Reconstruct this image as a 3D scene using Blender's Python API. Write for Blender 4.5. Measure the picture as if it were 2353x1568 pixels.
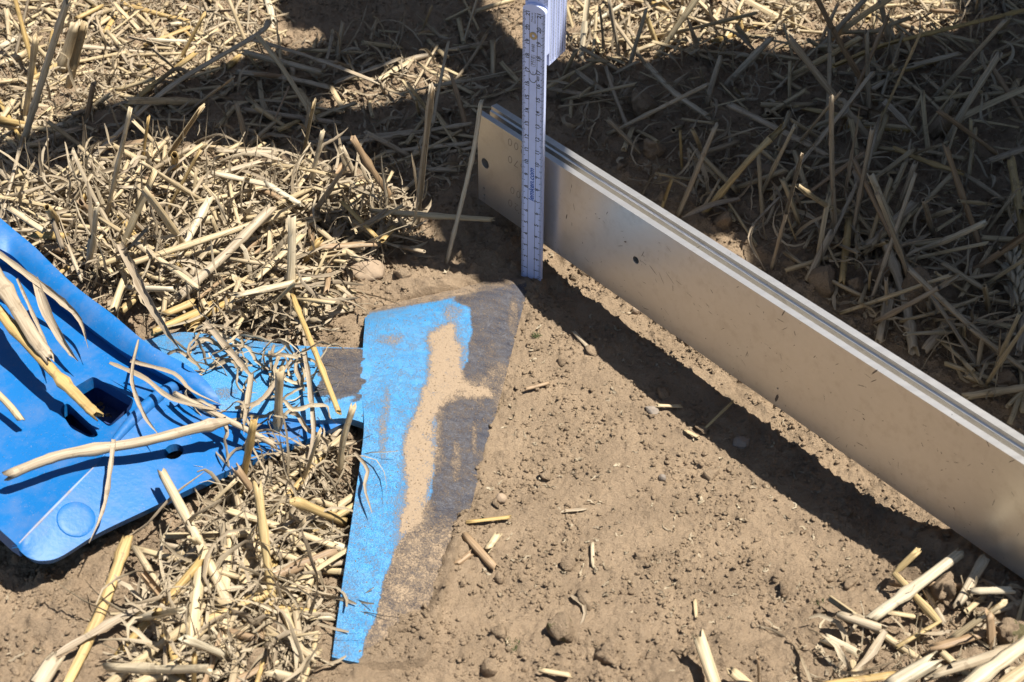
import bpy, bmesh, math, random
import numpy as np
from mathutils import Vector, Matrix

# ------------------------------------------------------------------ camera, sky, sun, exposure
for o in list(bpy.data.objects): bpy.data.objects.remove(o)
scene = bpy.context.scene
random.seed(7); RNG = np.random.default_rng(7)
W, H = 2353.0, 1568.0                      # measuring frame (photograph)
FPX, PITCH = 3150.0, math.radians(42)
cR = np.array([1.0, 0, 0]); cF = np.array([0, math.cos(PITCH), -math.sin(PITCH)]); cU = np.array([0, math.sin(PITCH), math.cos(PITCH)])
def ray(px, py): return cF + cR*(px-W/2)/FPX + cU*(H/2-py)/FPX
CAM = -ray(1222, 640)*98.0                 # centimetres, the foot of the rule is the origin
cam = bpy.data.cameras.new('camera'); cam_o = bpy.data.objects.new('camera', cam); scene.collection.objects.link(cam_o)
cam_o.location = Vector(CAM*0.01); cam_o.rotation_euler = (math.pi/2-PITCH, 0, 0)
cam.sensor_fit = 'HORIZONTAL'; cam.sensor_width = 36; cam.lens = FPX/W*36
cam.clip_start = 0.02; cam.clip_end = 500
cam.dof.use_dof = True; cam.dof.focus_distance = 0.93; cam.dof.aperture_fstop = 16
scene.camera = cam_o
TO_SUN = Vector((0.42, -0.03, 1.0)).normalized()
world = bpy.data.worlds.new('World'); scene.world = world; world.use_nodes = True
wn = world.node_tree.nodes; wl = world.node_tree.links
sky = wn.new('ShaderNodeTexSky'); sky.sky_type = 'NISHITA'; sky.sun_disc = False
sky.sun_elevation = math.asin(TO_SUN.z); sky.sun_rotation = math.radians(94)
bg = wn['Background']; bg.inputs['Strength'].default_value = 0.05
wl.new(sky.outputs[0], bg.inputs['Color'])
sun = bpy.data.lights.new('sun', 'SUN'); sun.energy = 5.0; sun.angle = math.radians(0.53); sun.color = (1.0, 0.95, 0.87)
sun_o = bpy.data.objects.new('sun', sun); scene.collection.objects.link(sun_o)
sun_o.rotation_euler = TO_SUN.to_track_quat('Z', 'Y').to_euler()
scene.view_settings.view_transform = 'Standard'; scene.view_settings.look = 'None'
scene.view_settings.exposure = 1.05; scene.view_settings.gamma = 1.0; scene.view_settings.use_curve_mapping = False
scene.render.engine = 'CYCLES'
scene.cycles.max_bounces = 6; scene.cycles.diffuse_bounces = 4; scene.cycles.glossy_bounces = 3

# ------------------------------------------------------------------ helpers
S = 0.01
COL = scene.collection
def tag(o, label=None, cat=None, group=None, kind=None):
    if label: o['label'] = label
    if cat: o['category'] = cat
    if group: o['group'] = group
    if kind: o['kind'] = kind
    return o
def empty(name, loc_cm=(0, 0, 0)):
    o = bpy.data.objects.new(name, None); COL.objects.link(o)
    o.location = Vector(loc_cm)*S; o.empty_display_size = 0.01
    return o
def mk(name, verts, faces, mat, parent=None, smooth=True, uv=None, origin=None):
    """verts in cm, world space; origin (cm) becomes the object's location"""
    v = np.asarray(verts, dtype=np.float64)
    if origin is None:
        origin = np.array([(v[:, 0].min()+v[:, 0].max())/2, (v[:, 1].min()+v[:, 1].max())/2, v[:, 2].min()])
    origin = np.asarray(origin, dtype=float)
    me = bpy.data.meshes.new(name)
    me.from_pydata(((v-origin)*S).tolist(), [], [list(map(int, f)) for f in faces])
    if uv is not None:
        lay = me.uv_layers.new(name='UVMap')
        idx = np.empty(len(me.loops), dtype=np.int32); me.loops.foreach_get('vertex_index', idx)
        lay.data.foreach_set('uv', np.asarray(uv, dtype=np.float32)[idx].ravel())
    if smooth: me.polygons.foreach_set('use_smooth', [True]*len(me.polygons))
    me.materials.append(mat)
    o = bpy.data.objects.new(name, me); COL.objects.link(o)
    if parent is not None:
        o.parent = parent; o.location = Vector(origin*S) - parent.location
    else:
        o.location = Vector(origin*S)
    return o
def mk_np(name, verts, quads, mat, uv=None, smooth=True, attr=None):
    """fast path for large meshes; quads (n,k) array, verts cm, origin at world origin"""
    quads = np.asarray(quads, dtype=np.int32); k = quads.shape[1]
    me = bpy.data.meshes.new(name)
    me.vertices.add(len(verts)); me.vertices.foreach_set('co', (np.asarray(verts)*S).astype(np.float32).ravel())
    me.loops.add(quads.size); me.loops.foreach_set('vertex_index', quads.ravel())
    me.polygons.add(len(quads)); me.polygons.foreach_set('loop_start', np.arange(0, quads.size, k, dtype=np.int32))
    me.polygons.foreach_set('loop_total', np.full(len(quads), k, dtype=np.int32))
    me.update(calc_edges=True)
    if smooth: me.polygons.foreach_set('use_smooth', np.ones(len(quads), dtype=bool))
    if uv is not None:
        lay = me.uv_layers.new(name='UVMap'); lay.data.foreach_set('uv', np.asarray(uv, dtype=np.float32)[quads.ravel()].ravel())
    if attr is not None:
        for nm, val in attr.items():
            a = me.attributes.new(nm, 'FLOAT', 'POINT'); a.data.foreach_set('value', np.asarray(val, dtype=np.float32))
    me.materials.append(mat); me.validate()
    o = bpy.data.objects.new(name, me); COL.objects.link(o)
    return o
def P(px, py, z):
    d = ray(px, py); return CAM + d*((z-CAM[2])/d[2])
def proj(v):
    q = np.asarray(v)-CAM; zc = q@cF
    return W/2+FPX*(q@cR)/zc, H/2-FPX*(q@cU)/zc
def pxscale(p): return FPX/((np.asarray(p)-CAM)@cF)     # px per cm
def in_poly(x, y, poly):
    x = np.asarray(x, float); y = np.asarray(y, float); ins = np.zeros(x.shape, bool); n = len(poly)
    for i in range(n):
        x1, y1 = poly[i][:2]; x2, y2 = poly[(i+1) % n][:2]
        if y1 == y2: continue
        c = ((y1 > y) != (y2 > y)) & (x < (x2-x1)*(y-y1)/(y2-y1)+x1)
        ins ^= c
    return ins
def poly_dist(x, y, poly):
    d = np.full(np.shape(x), 1e9); n = len(poly)
    for i in range(n):
        x1, y1 = poly[i][:2]; x2, y2 = poly[(i+1) % n][:2]
        ex, ey = x2-x1, y2-y1; L = ex*ex+ey*ey+1e-12
        t = np.clip(((x-x1)*ex+(y-y1)*ey)/L, 0, 1)
        d = np.minimum(d, np.hypot(x-x1-t*ex, y-y1-t*ey))
    return d
def sstep(a, b, x):
    t = np.clip((x-a)/(b-a), 0, 1); return t*t*(3-2*t)
def fftnoise(ny, nx, cell, lo, hi, slope, seed):
    """band-limited fractal noise; wavelengths lo..hi cm, unit rms"""
    g = np.random.default_rng(seed); f = np.fft.rfft2(g.standard_normal((ny, nx)))
    ky = np.fft.fftfreq(ny, cell)[:, None]; kx = np.fft.rfftfreq(nx, cell)[None, :]
    k = np.hypot(ky, kx); k[0, 0] = 1e-9
    amp = k**(-slope)*np.exp(-(1/(k*hi))**4)*np.exp(-(k*lo)**4); amp[0, 0] = 0
    n = np.fft.irfft2(f*amp, s=(ny, nx)); return n/n.std()
def catmull(pts, n):
    """resample a polyline of vectors with a Catmull-Rom spline, n samples"""
    p = np.asarray(pts, float)
    if len(p) == 2: t = np.linspace(0, 1, n)[:, None]; return p[0]*(1-t)+p[1]*t
    q = np.vstack([2*p[0]-p[1], p, 2*p[-1]-p[-2]]); m = len(p)-1
    u = np.linspace(0, m, n); i = np.minimum(u.astype(int), m-1); t = (u-i)[:, None]
    a, b, c, d = q[i], q[i+1], q[i+2], q[i+3]
    return 0.5*((2*b)+(-a+c)*t+(2*a-5*b+4*c-d)*t*t+(-a+3*b-3*c+d)*t**3)

# ------------------------------------------------------------------ materials
def newmat(name):
    m = bpy.data.materials.new(name); m.use_nodes = True
    nt = m.node_tree; b = nt.nodes['Principled BSDF']; return m, nt, b
def N(nt, typ, **kw):
    n = nt.nodes.new(typ)
    for k, v in kw.items():
        if k in n.inputs: n.inputs[k].default_value = v
        else: setattr(n, k, v)
    return n
def ramp(nt, fac, stops):
    r = nt.nodes.new('ShaderNodeValToRGB'); e = r.color_ramp.elements
    e[0].position, e[0].color = stops[0][0], (*stops[0][1], 1); e[1].position, e[1].color = stops[-1][0], (*stops[-1][1], 1)
    for s in stops[1:-1]:
        q = e.new(s[0]); q.color = (*s[1], 1)
    nt.links.new(fac, r.inputs[0]); return r.outputs[0]
def mixc(nt, fac, a, b, mode='MIX'):
    m = nt.nodes.new('ShaderNodeMix'); m.data_type = 'RGBA'; m.blend_type = mode
    for s, v in ((m.inputs[0], fac), (m.inputs[6], a), (m.inputs[7], b)):
        if hasattr(v, 'type') and hasattr(v, 'links'): nt.links.new(v, s)
        elif isinstance(v, (int, float)): s.default_value = v
        else: s.default_value = (*v, 1)
    return m.outputs[2]
def math_n(nt, op, a, b=None, clamp=False):
    m = nt.nodes.new('ShaderNodeMath'); m.operation = op; m.use_clamp = clamp
    for s, v in ((m.inputs[0], a), (m.inputs[1], b)):
        if v is None: continue
        if hasattr(v, 'links'): nt.links.new(v, s)
        else: s.default_value = v
    return m.outputs[0]
def geo_pos(nt): return nt.nodes.new('ShaderNodeNewGeometry').outputs['Position']
def noise(nt, vec, scale, detail=3, rough=0.55, out='Fac'):
    n = nt.nodes.new('ShaderNodeTexNoise'); n.inputs['Scale'].default_value = scale
    n.inputs['Detail'].default_value = detail; n.inputs['Roughness'].default_value = rough
    if vec is not None: nt.links.new(vec, n.inputs['Vector'])
    return n.outputs[out]
def bump(nt, bsdf, h, dist, strength=1.0, prev=None):
    b = nt.nodes.new('ShaderNodeBump'); b.inputs['Distance'].default_value = dist; b.inputs['Strength'].default_value = strength
    nt.links.new(h, b.inputs['Height'])
    if prev is not None: nt.links.new(prev, b.inputs['Normal'])
    nt.links.new(b.outputs[0], bsdf.inputs['Normal']); return b.outputs[0]
SOILC = (0.340, 0.250, 0.164)
def soil_mat(name, tint=1.0, moss=False):
    m, nt, b = newmat(name); p = geo_pos(nt)
    c = ramp(nt, noise(nt, p, 35, 4), [(0.3, tuple(x*0.80*tint for x in SOILC)), (0.7, tuple(x*1.12*tint for x in SOILC))])
    sp = noise(nt, p, 900, 2, 0.6)
    c = mixc(nt, math_n(nt, 'MULTIPLY', math_n(nt, 'GREATER_THAN', sp, 0.66), 0.5), c, (0.37, 0.30, 0.22))
    c = mixc(nt, math_n(nt, 'MULTIPLY', math_n(nt, 'LESS_THAN', sp, 0.36), 0.35), c, (0.11, 0.075, 0.05))
    if moss:
        c = mixc(nt, math_n(nt, 'MULTIPLY', math_n(nt, 'GREATER_THAN', noise(nt, p, 160, 3), 0.6), 0.6), c, (0.075, 0.09, 0.025))
    nt.links.new(c, b.inputs['Base Color']); b.inputs['Roughness'].default_value = 0.95; b.inputs['Specular IOR Level'].default_value = 0.15
    n1 = bump(nt, b, noise(nt, p, 380, 6, 0.74), 0.0046, 0.95)
    bump(nt, b, noise(nt, p, 1500, 2, 0.6), 0.0006, 0.6, n1)
    return m
M_SOIL = soil_mat('soil'); M_CRUMB = soil_mat('soil_crumb', 1.03); M_MOSSY = soil_mat('mossy_clod', 0.95, True)
def stone_mat(name, c1, c2):
    c1 = tuple(x*.63 for x in c1); c2 = tuple(x*.63 for x in c2)
    m, nt, b = newmat(name); p = geo_pos(nt)
    c = ramp(nt, noise(nt, p, 120, 4), [(0.3, c1), (0.7, c2)])
    c = mixc(nt, math_n(nt, 'MULTIPLY', math_n(nt, 'GREATER_THAN', noise(nt, p, 700, 2), 0.6), 0.45), c, (0.28, 0.21, 0.15))
    nt.links.new(c, b.inputs['Base Color']); b.inputs['Roughness'].default_value = 0.85
    bump(nt, b, noise(nt, p, 500, 4), 0.001, 0.5); return m
M_STONE = stone_mat('dusty_stone', (0.40, 0.29, 0.19), (0.50, 0.37, 0.25)); M_GREY = stone_mat('grey_pebble', (0.24, 0.21, 0.18), (0.38, 0.31, 0.24))
def straw_mat(name, ca, cb, cc, per_island=False, transl=0.12):
    """dry straw: streaks along the stalk (UV: u around, v length), own tint per piece"""
    ca, cb, cc = (tuple(x*.62 for x in q) for q in (ca, cb, cc))
    m, nt, b = newmat(name)
    uv = nt.nodes.new('ShaderNodeUVMap'); uv.uv_map = 'UVMap'
    mp = N(nt, 'ShaderNodeMapping'); mp.inputs['Scale'].default_value = (9, 0.22, 1); nt.links.new(uv.outputs[0], mp.inputs[0])
    if per_island: rnd = nt.nodes.new('ShaderNodeNewGeometry').outputs['Random Per Island']
    else: rnd = nt.nodes.new('ShaderNodeObjectInfo').outputs['Random']
    cx = nt.nodes.new('ShaderNodeCombineXYZ'); nt.links.new(math_n(nt, 'MULTIPLY', rnd, 57.0), cx.inputs[0]); nt.links.new(math_n(nt, 'MULTIPLY', rnd, 31.0), cx.inputs[1])
    nt.links.new(cx.outputs[0], mp.inputs['Location'])
    st = noise(nt, mp.outputs[0], 1.6, 4, 0.6)
    p = geo_pos(nt)
    c = ramp(nt, rnd, [(0.0, ca), (0.5, cb), (1.0, cc)])
    c = mixc(nt, 1.0, c, ramp(nt, st, [(0.25, (0.50, 0.45, 0.38)), (0.62, (1.08, 1.06, 1.03))]), 'MULTIPLY')
    c = mixc(nt, math_n(nt, 'MULTIPLY', math_n(nt, 'GREATER_THAN', noise(nt, p, 130, 4, 0.6), 0.62), 0.35), c, (0.12, 0.085, 0.052))
    nt.links.new(c, b.inputs['Base Color']); b.inputs['Roughness'].default_value = 0.55; b.inputs['Specular IOR Level'].default_value = 0.35
    bump(nt, b, st, 0.0006, 0.5)
    if transl:
        t = nt.nodes.new('ShaderNodeBsdfTranslucent'); nt.links.new(c, t.inputs[0])
        mx = nt.nodes.new('ShaderNodeMixShader'); mx.inputs[0].default_value = transl
        nt.links.new(b.outputs[0], mx.inputs[1]); nt.links.new(t.outputs[0], mx.inputs[2])
        nt.links.new(mx.outputs[0], nt.nodes['Material Output'].inputs[0])
    return m
M_STRAW = {
 'p': straw_mat('pale_straw', (0.78, 0.65, 0.42), (0.72, 0.57, 0.35), (0.84, 0.77, 0.60), transl=0.0),
 'y': straw_mat('golden_straw', (0.70, 0.50, 0.20), (0.64, 0.45, 0.19), (0.72, 0.56, 0.29), transl=0.0),
 'g': straw_mat('weathered_straw', (0.58, 0.48, 0.35), (0.64, 0.54, 0.39), (0.53, 0.43, 0.31), transl=0.0),
 'b': straw_mat('brown_straw', (0.46, 0.32, 0.19), (0.52, 0.37, 0.23), (0.42, 0.30, 0.19), transl=0.0)}
M_LEAF = straw_mat('dry_leaf', (0.60, 0.50, 0.37), (0.66, 0.55, 0.40), (0.50, 0.41, 0.30), transl=0.15)
M_LITTER = straw_mat('leaf_litter', (0.50, 0.41, 0.29), (0.76, 0.65, 0.47), (0.42, 0.34, 0.24), per_island=True, transl=0.15)
def paint_mat(name, base, rough, dust=0.0, peel=0.0003, dustc=(0.26, 0.205, 0.15)):
    m, nt, b = newmat(name); p = geo_pos(nt)
    c = mixc(nt, noise(nt, p, 22, 3), tuple(x*0.93 for x in base), tuple(min(1, x*1.06) for x in base))
    d = ramp(nt, noise(nt, p, 55, 6, 0.65), [(0.46, (0, 0, 0)), (0.75, (1, 1, 1))])
    df = math_n(nt, 'MULTIPLY', d, dust)
    sp = math_n(nt, 'MULTIPLY', math_n(nt, 'GREATER_THAN', noise(nt, p, 1300, 2), 0.70), 0.6 if dust > 0 else 0.3)
    df = math_n(nt, 'MAXIMUM', df, sp)
    c = mixc(nt, df, c, dustc)
    chip = math_n(nt, 'MULTIPLY', math_n(nt, 'GREATER_THAN', noise(nt, p, 210, 5, 0.7), 0.735), 0.8); c = mixc(nt, chip, c, (0.10, 0.10, 0.105))
    nt.links.new(c, b.inputs['Base Color']); b.inputs['Specular IOR Level'].default_value = 0.32
    nt.links.new(math_n(nt, 'ADD', math_n(nt, 'MULTIPLY', df, 0.5), rough, True), b.inputs['Roughness'])
    bump(nt, b, noise(nt, p, 330, 3, 0.5), peel, 0.6); return m
BLUE = (0.005, 0.108, 0.32)
M_BLUE = paint_mat('blue_paint', BLUE, 0.47, 0.18, 0.0003)
M_POCKET = paint_mat('dusty_blue_pocket_shade', (0.004, 0.032, 0.13), 0.7, 0.25)  # shade of the hollow put into a darker blue, under real dust
def plain(name, c, rough=0.6, metal=0.0, spec=0.5):
    m, nt, b = newmat(name); b.inputs['Base Color'].default_value = (*c, 1); b.inputs['Roughness'].default_value = rough
    b.inputs['Metallic'].default_value = metal; b.inputs['Specular IOR Level'].default_value = spec
    p = geo_pos(nt); cc = mixc(nt, noise(nt, p, 260, 3), tuple(x*0.9 for x in c), tuple(min(1, x*1.05) for x in c))
    nt.links.new(cc, b.inputs['Base Color']); return m
def blade_mat():
    m, nt, b = newmat('worn_blade'); p = geo_pos(nt)
    a1 = nt.nodes.new('ShaderNodeAttribute'); a1.attribute_name = 'sand'
    a2 = nt.nodes.new('ShaderNodeAttribute'); a2.attribute_name = 'steel'
    mp = N(nt, 'ShaderNodeMapping'); nt.links.new(p, mp.inputs[0]); mp.inputs['Rotation'].default_value = (0, 0, math.radians(-62)); mp.inputs['Scale'].default_value = (0.16, 1, 1)
    fine = noise(nt, p, 1000, 3, 0.7); mid = noise(nt, p, 170, 5, 0.65); low = noise(nt, p, 45, 4, 0.6); strk = noise(nt, mp.outputs[0], 240, 5, 0.65); hair = noise(nt, mp.outputs[0], 1500, 2, 0.5)
    blue = mixc(nt, strk, (0.016, 0.180, 0.42), (0.040, 0.245, 0.48))
    steel = mixc(nt, ramp(nt, strk, [(.3, (0, 0, 0)), (.7, (1, 1, 1))]), (0.018, 0.021, 0.036), (0.072, 0.070, 0.078))
    sf = math_n(nt, 'ADD', a2.outputs['Fac'], math_n(nt, 'ADD', math_n(nt, 'MULTIPLY', math_n(nt, 'SUBTRACT', strk, 0.5), 1.0), math_n(nt, 'MULTIPLY', math_n(nt, 'SUBTRACT', fine, 0.5), 0.5)))
    sfm = ramp(nt, sf, [(0.36, (0, 0, 0)), (0.64, (1, 1, 1))])
    c = mixc(nt, sfm, blue, steel)
    c = mixc(nt, math_n(nt, 'MULTIPLY', math_n(nt, 'GREATER_THAN', hair, 0.68), 0.25), c, (0.20, 0.20, 0.21))
    # thin film of dust, then the sandy deposit
    sandc = mixc(nt, noise(nt, p, 800, 3, .7), tuple(x*0.58 for x in SOILC), tuple(x*0.98 for x in SOILC))
    fl = math_n(nt, 'ADD', math_n(nt, 'MULTIPLY', low, 0.6), math_n(nt, 'MULTIPLY', strk, 0.4))
    film = ramp(nt, fl, [(0.40, (0.03, 0.03, 0.03)), (0.70, (0.20, 0.20, 0.20))]); c = mixc(nt, math_n(nt, 'MULTIPLY', film, math_n(nt, 'SUBTRACT', 1.0, math_n(nt, 'MULTIPLY', sfm, 0.75))), c, (0.27, 0.215, 0.16))
    sd = math_n(nt, 'ADD', a1.outputs['Fac'], math_n(nt, 'ADD', math_n(nt, 'MULTIPLY', math_n(nt, 'SUBTRACT', fine, 0.5), 2.4), math_n(nt, 'MULTIPLY', math_n(nt, 'SUBTRACT', mid, 0.5), 1.6)))
    sm = ramp(nt, sd, [(-0.0, (0, 0, 0)), (0.35, (.30, .30, .30)), (0.85, (1, 1, 1))])
    c = mixc(nt, sm, c, sandc); nt.links.new(c, b.inputs['Base Color'])
    nt.links.new(math_n(nt, 'ADD', math_n(nt, 'MULTIPLY', sm, 0.5), 0.38, True), b.inputs['Roughness'])
    h = math_n(nt, 'ADD', math_n(nt, 'MULTIPLY', sm, 0.8), math_n(nt, 'MULTIPLY', fine, 0.9))
    bump(nt, b, h, 0.0011, 0.8); return m
M_BLADE = blade_mat()
def alu_mat():
    m, nt, b = newmat('anodised_aluminium'); p = geo_pos(nt)
    mp = N(nt, 'ShaderNodeMapping'); nt.links.new(p, mp.inputs[0]); mp.inputs['Rotation'].default_value = (0, 0, math.radians(49)); mp.inputs['Scale'].default_value = (3, 60, 60)
    st = noise(nt, mp.outputs[0], 4, 4)
    c = mixc(nt, st, (0.61, 0.585, 0.545), (0.69, 0.665, 0.625))
    dirt = ramp(nt, noise(nt, p, 90, 6, 0.7), [(0.52, (0, 0, 0)), (0.74, (1, 1, 1))])
    c = mixc(nt, math_n(nt, 'MULTIPLY', dirt, 0.25), c, (0.28, 0.225, 0.17))
    spk = math_n(nt, 'GREATER_THAN', noise(nt, p, 330, 2, 0.5), 0.765)
    c = mixc(nt, math_n(nt, 'MULTIPLY', spk, 0.75), c, (0.07, 0.055, 0.045))
    nt.links.new(c, b.inputs['Base Color']); b.inputs['Metallic'].default_value = 0.8
    nt.links.new(math_n(nt, 'ADD', math_n(nt, 'MULTIPLY', st, 0.12), 0.27), b.inputs['Roughness'])
    bump(nt, b, st, 0.0002, 0.3); return m
M_ALU = alu_mat()
M_RULE = plain('white_rule_lacquer', (0.60, 0.68, 0.98), 0.35); M_RULE2 = plain('rule_edge', (0.46, 0.53, 0.82), 0.45)
M_INK = plain('black_print', (0.03, 0.03, 0.035), 0.6); M_BLUEINK = plain('blue_print', (0.02, 0.10, 0.45), 0.5)
M_BRASS = plain('brass', (0.50, 0.38, 0.20), 0.35, 0.9); M_PENCIL = plain('pencil', (0.30, 0.25, 0.20), 0.7)
M_DARK = plain('dark_hole', (0.03, 0.03, 0.035), 0.8); M_BLOCKER = paint_mat('blocker_paint', (0.012, 0.022, 0.05), 0.6)  # last one: dark coat of the added, unseen light blockers
M_GREEN = plain('moss_green', (0.055, 0.08, 0.02), 0.8); M_SEED = plain('husk', (0.38, 0.32, 0.22), 0.6)
# ------------------------------------------------------------------ the ground
CTRL = [(1300,760,-.1),(1400,900,-.1),(1600,1050,-.1),(1800,1200,-.15),(1600,880,-.3),(1800,1020,-.3),(1250,1000,0),(1200,1200,0),(1400,1300,0),(1700,1400,0),(1100,1420,.15),(1300,1500,.3),
 (1500,1500,.3),(1000,1540,.3),(1990,1300,.1),(2080,1230,.3),(2250,1260,1.9),(2330,1400,2.2),(2110,1400,.9),(2200,1540,1.6),(1900,1500,.8),(1700,1560,.6),
 (1150,560,.7),(1080,470,1.8),(1010,560,1.2),(950,620,.9),(1100,625,.45),(1260,610,.2),(1330,640,-.1),(1500,745,-.25),(1700,890,-.3),(1900,1035,-.3),
 (1300,380,2.3),(1500,480,2.3),(1700,600,2.2),(1900,720,2.2),(2200,900,2.2),(2340,1010,2.2),(1600,300,2.5),(2000,400,2.5),(2300,600,2.5),(1400,200,2.4),
 (1150,750,.1),(1120,950,.05),(1060,1250,.05),(960,1430,.2),
 (800,1100,.0),(780,1200,.0),(765,1350,-.1),(735,1200,.8),(725,1400,.7),(700,1000,.9),(600,1150,1.3),(400,1250,1.6),(200,1350,1.6),(100,1450,1.6),(0,1350,1.4),(400,1500,1.7),(650,1540,1.3),
 (200,1000,1.0),(0,900,1.5),(450,850,1.0),(600,600,1.8),(400,500,2.2),(200,400,2.4),(700,500,1.8),(830,640,1.2),(800,750,1.0),(600,740,1.5),(100,450,2.4),
 (900,660,.8),(0,0,2.4),(500,100,2.4),(1000,100,2.4),(1000,230,2.2),(1500,100,2.5),(2300,100,2.5),(900,400,2.0)]
BZ, BT = 2.66, 1.8                     # straightedge: underside height, thickness
a0 = P(1100, 457, BZ); b0 = P(2353, 1332, BZ)
bd = (b0-a0)[:2]; bd = bd/np.linalg.norm(bd); bn = np.array([-bd[1], bd[0]])
CT = np.array([list(P(*c)[:2])+[c[2]] for c in CTRL])
def HS(x, y):
    x = np.asarray(x, float); y = np.asarray(y, float); num = np.full(x.shape, 2.3*1e-4); den = np.full(x.shape, 1e-4)
    for cx, cy, cz in CT:
        w = np.exp(-((x-cx)**2+(y-cy)**2)/(2*2.6**2)); num = num+w*cz; den = den+w
    z = num/den
    s = (x-a0[0])*bd[0]+(y-a0[1])*bd[1]; q = (x-a0[0])*bn[0]+(y-a0[1])*bn[1]
    f = sstep(3, 7, s)*sstep(41, 35, s)*sstep(-2.5, -.6, q)*sstep(3.1, 2.2, q); back = sstep(2.3, 3.6, q)*sstep(9, 5, q)*sstep(-1, 3, s)
    return z*(1-f)*(1-back)+f*(-.35)+back*(1-f)*2.1
def G(px, py, h=0.0):
    z = 1.5
    for _ in range(6):
        p = P(px, py, z); z = float(HS(p[0], p[1]))+h
    return P(px, py, z)
def GV(q, h=0.0):
    q = np.asarray(q, float); d = cF[None]+cR[None]*((q[:, 0]-W/2)/FPX)[:, None]+cU[None]*((H/2-q[:, 1])/FPX)[:, None]; z = np.full(len(q), 1.5)
    for _ in range(6):
        p = CAM[None]+d*((z-CAM[2])/d[:, 2])[:, None]; z = HS(p[:, 0], p[:, 1])+h
    return CAM[None]+d*((z-CAM[2])/d[:, 2])[:, None]
# blade control grid (px, py, z): rows across, columns trailing -> leading
ROWS = [
 [(838,712,.25),(920,690,.3),(1000,672,.35),(1080,655,.4),(1150,640,.45),(1208,640,.2)],
 [(838,745,1.75),(920,722,1.6),(1000,704,1.4),(1080,684,1.2),(1150,662,.95),(1214,655,.25)],
 [(834,800,2.2),(910,795,1.95),(985,790,1.65),(1060,775,1.2),(1130,760,.75),(1192,745,.15)],
 [(831,895,2.3),(900,897,2.05),(965,900,1.7),(1035,902,1.2),(1095,903,.7),(1152,905,.12)],
 [(836,990,2.3),(895,996,2.05),(952,1001,1.7),(1010,1004,1.2),(1070,1006,.65),(1124,1006,.1)],
 [(815,1150,1.95),(868,1157,1.75),(920,1162,1.45),(975,1166,1.05),(1030,1166,.55),(1082,1165,.05)],
 [(790,1320,1.55),(838,1328,1.4),(885,1336,1.15),(935,1342,.8),(985,1347,.4),(1032,1350,0)],
 [(763,1510,1.1),(808,1520,.98),(852,1528,.8),(898,1535,.52),(942,1540,.2),(985,1543,-.15)]]
BL = np.array([[P(*c) for c in r] for r in ROWS])
BPOLY = [tuple(BL[0, j, :2]) for j in range(6)]+[tuple(BL[i, 5, :2]) for i in range(1, 8)]+[tuple(BL[7, j, :2]) for j in range(4, -1, -1)]+[tuple(BL[i, 0, :2]) for i in range(6, 0, -1)]
CELL = 0.145
X0, X1, Y0, Y1 = -55.0, 53.0, -39.0, 47.0
xs = np.arange(X0, X1, CELL); ys = np.arange(Y0, Y1, CELL)
GX, GY = np.meshgrid(xs, ys); NY, NX = GX.shape
gz = HS(GX, GY)
big = fftnoise(NY, NX, CELL, 1.2, 9, 1.6, 1); mid = fftnoise(NY, NX, CELL, .55, 2.2, 1.2, 2); fin = fftnoise(NY, NX, CELL, .3, .8, .8, 3)
msk = fftnoise(NY, NX, CELL, 2, 12, 1.5, 4)
PIT = [P(px, py, 0)[:2] for px, py in ((1240,690),(1330,650),(1560,790),(1900,1060),(2090,1260),(1990,1390),(1800,1480),(1500,1460),(1250,1440),(1060,1440),(1090,1180),(1180,800))]
inpit = in_poly(GX, GY, PIT); dpit = poly_dist(GX, GY, PIT); sp = np.where(inpit, dpit, -dpit)
rough = 1.0-0.62*sstep(-1.5, 1.5, sp)
gz = gz+rough*(0.16*big*(1-0.4*sstep(-1, 2, sp)))+(0.055*rough+0.012*sstep(-.3, 1, msk))*mid*1.2+0.038*(0.6+0.5*sstep(-.5, 1, msk)+.4*rough)*fin
gz = gz+0.10*np.maximum(0, mid-1.1)*(0.4+rough)            # raised crumbs
crk = fftnoise(NY, NX, CELL, 1.0, 5, 1.0, 9); gz = gz-0.11*np.exp(-(crk/.07)**2)*sstep(.0, .9, msk+.5*(rough-.5))
# room for the blade, soil lapping over its leading edge
inb = in_poly(GX, GY, BPOLY); db = poly_dist(GX, GY, BPOLY); sb = np.where(inb, db, -db)
gz = gz-2.0*sstep(0.12, 0.75, sb+0.07*mid)
# soil laps over the lower corner of the blade
LAP = [P(px, py, .3)[:2] for px, py in ((1082,1168),(1045,1178),(1030,1215),(1000,1310),(968,1392),(905,1410),(872,1432),(838,1478),(790,1492),(750,1498),(740,1600),(1100,1600))]
inl = in_poly(GX, GY, LAP); dl = poly_dist(GX, GY, LAP); sl = np.where(inl, dl, -dl)+0.10*mid
gz = np.where(inl | (sl > -0.2), np.maximum(gz, -1+(1.35+0.35*sstep(0, 4, sl)+(.05*mid+.03*big)*1.0)*sstep(-0.15, 0.25, sl)+0.5*sstep(0.1, 1.2, sl)*inb), gz)
def ext(v, step, lim):
    a = []; s = step; e = v
    while abs(e) < lim: s *= 1.45; e += s; a.append(e)
    return a
xl = ext(X0, -CELL*2, 6000)[::-1]; xr = ext(xs[-1], CELL*2, 6000); yl = ext(Y0, -CELL*2, 6000)[::-1]; yr = ext(ys[-1], CELL*2, 6000)
XA = np.concatenate([xl, xs, xr]); YA = np.concatenate([yl, ys, yr])
ZA = np.full((len(YA), len(XA)), 2.3); ZA[len(yl):len(yl)+NY, len(xl):len(xl)+NX] = gz
AX, AY = np.meshgrid(XA, YA)
n, m_ = AX.shape
ii = (np.arange(n-1)[:, None]*m_+np.arange(m_-1)[None, :]).ravel()
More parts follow.
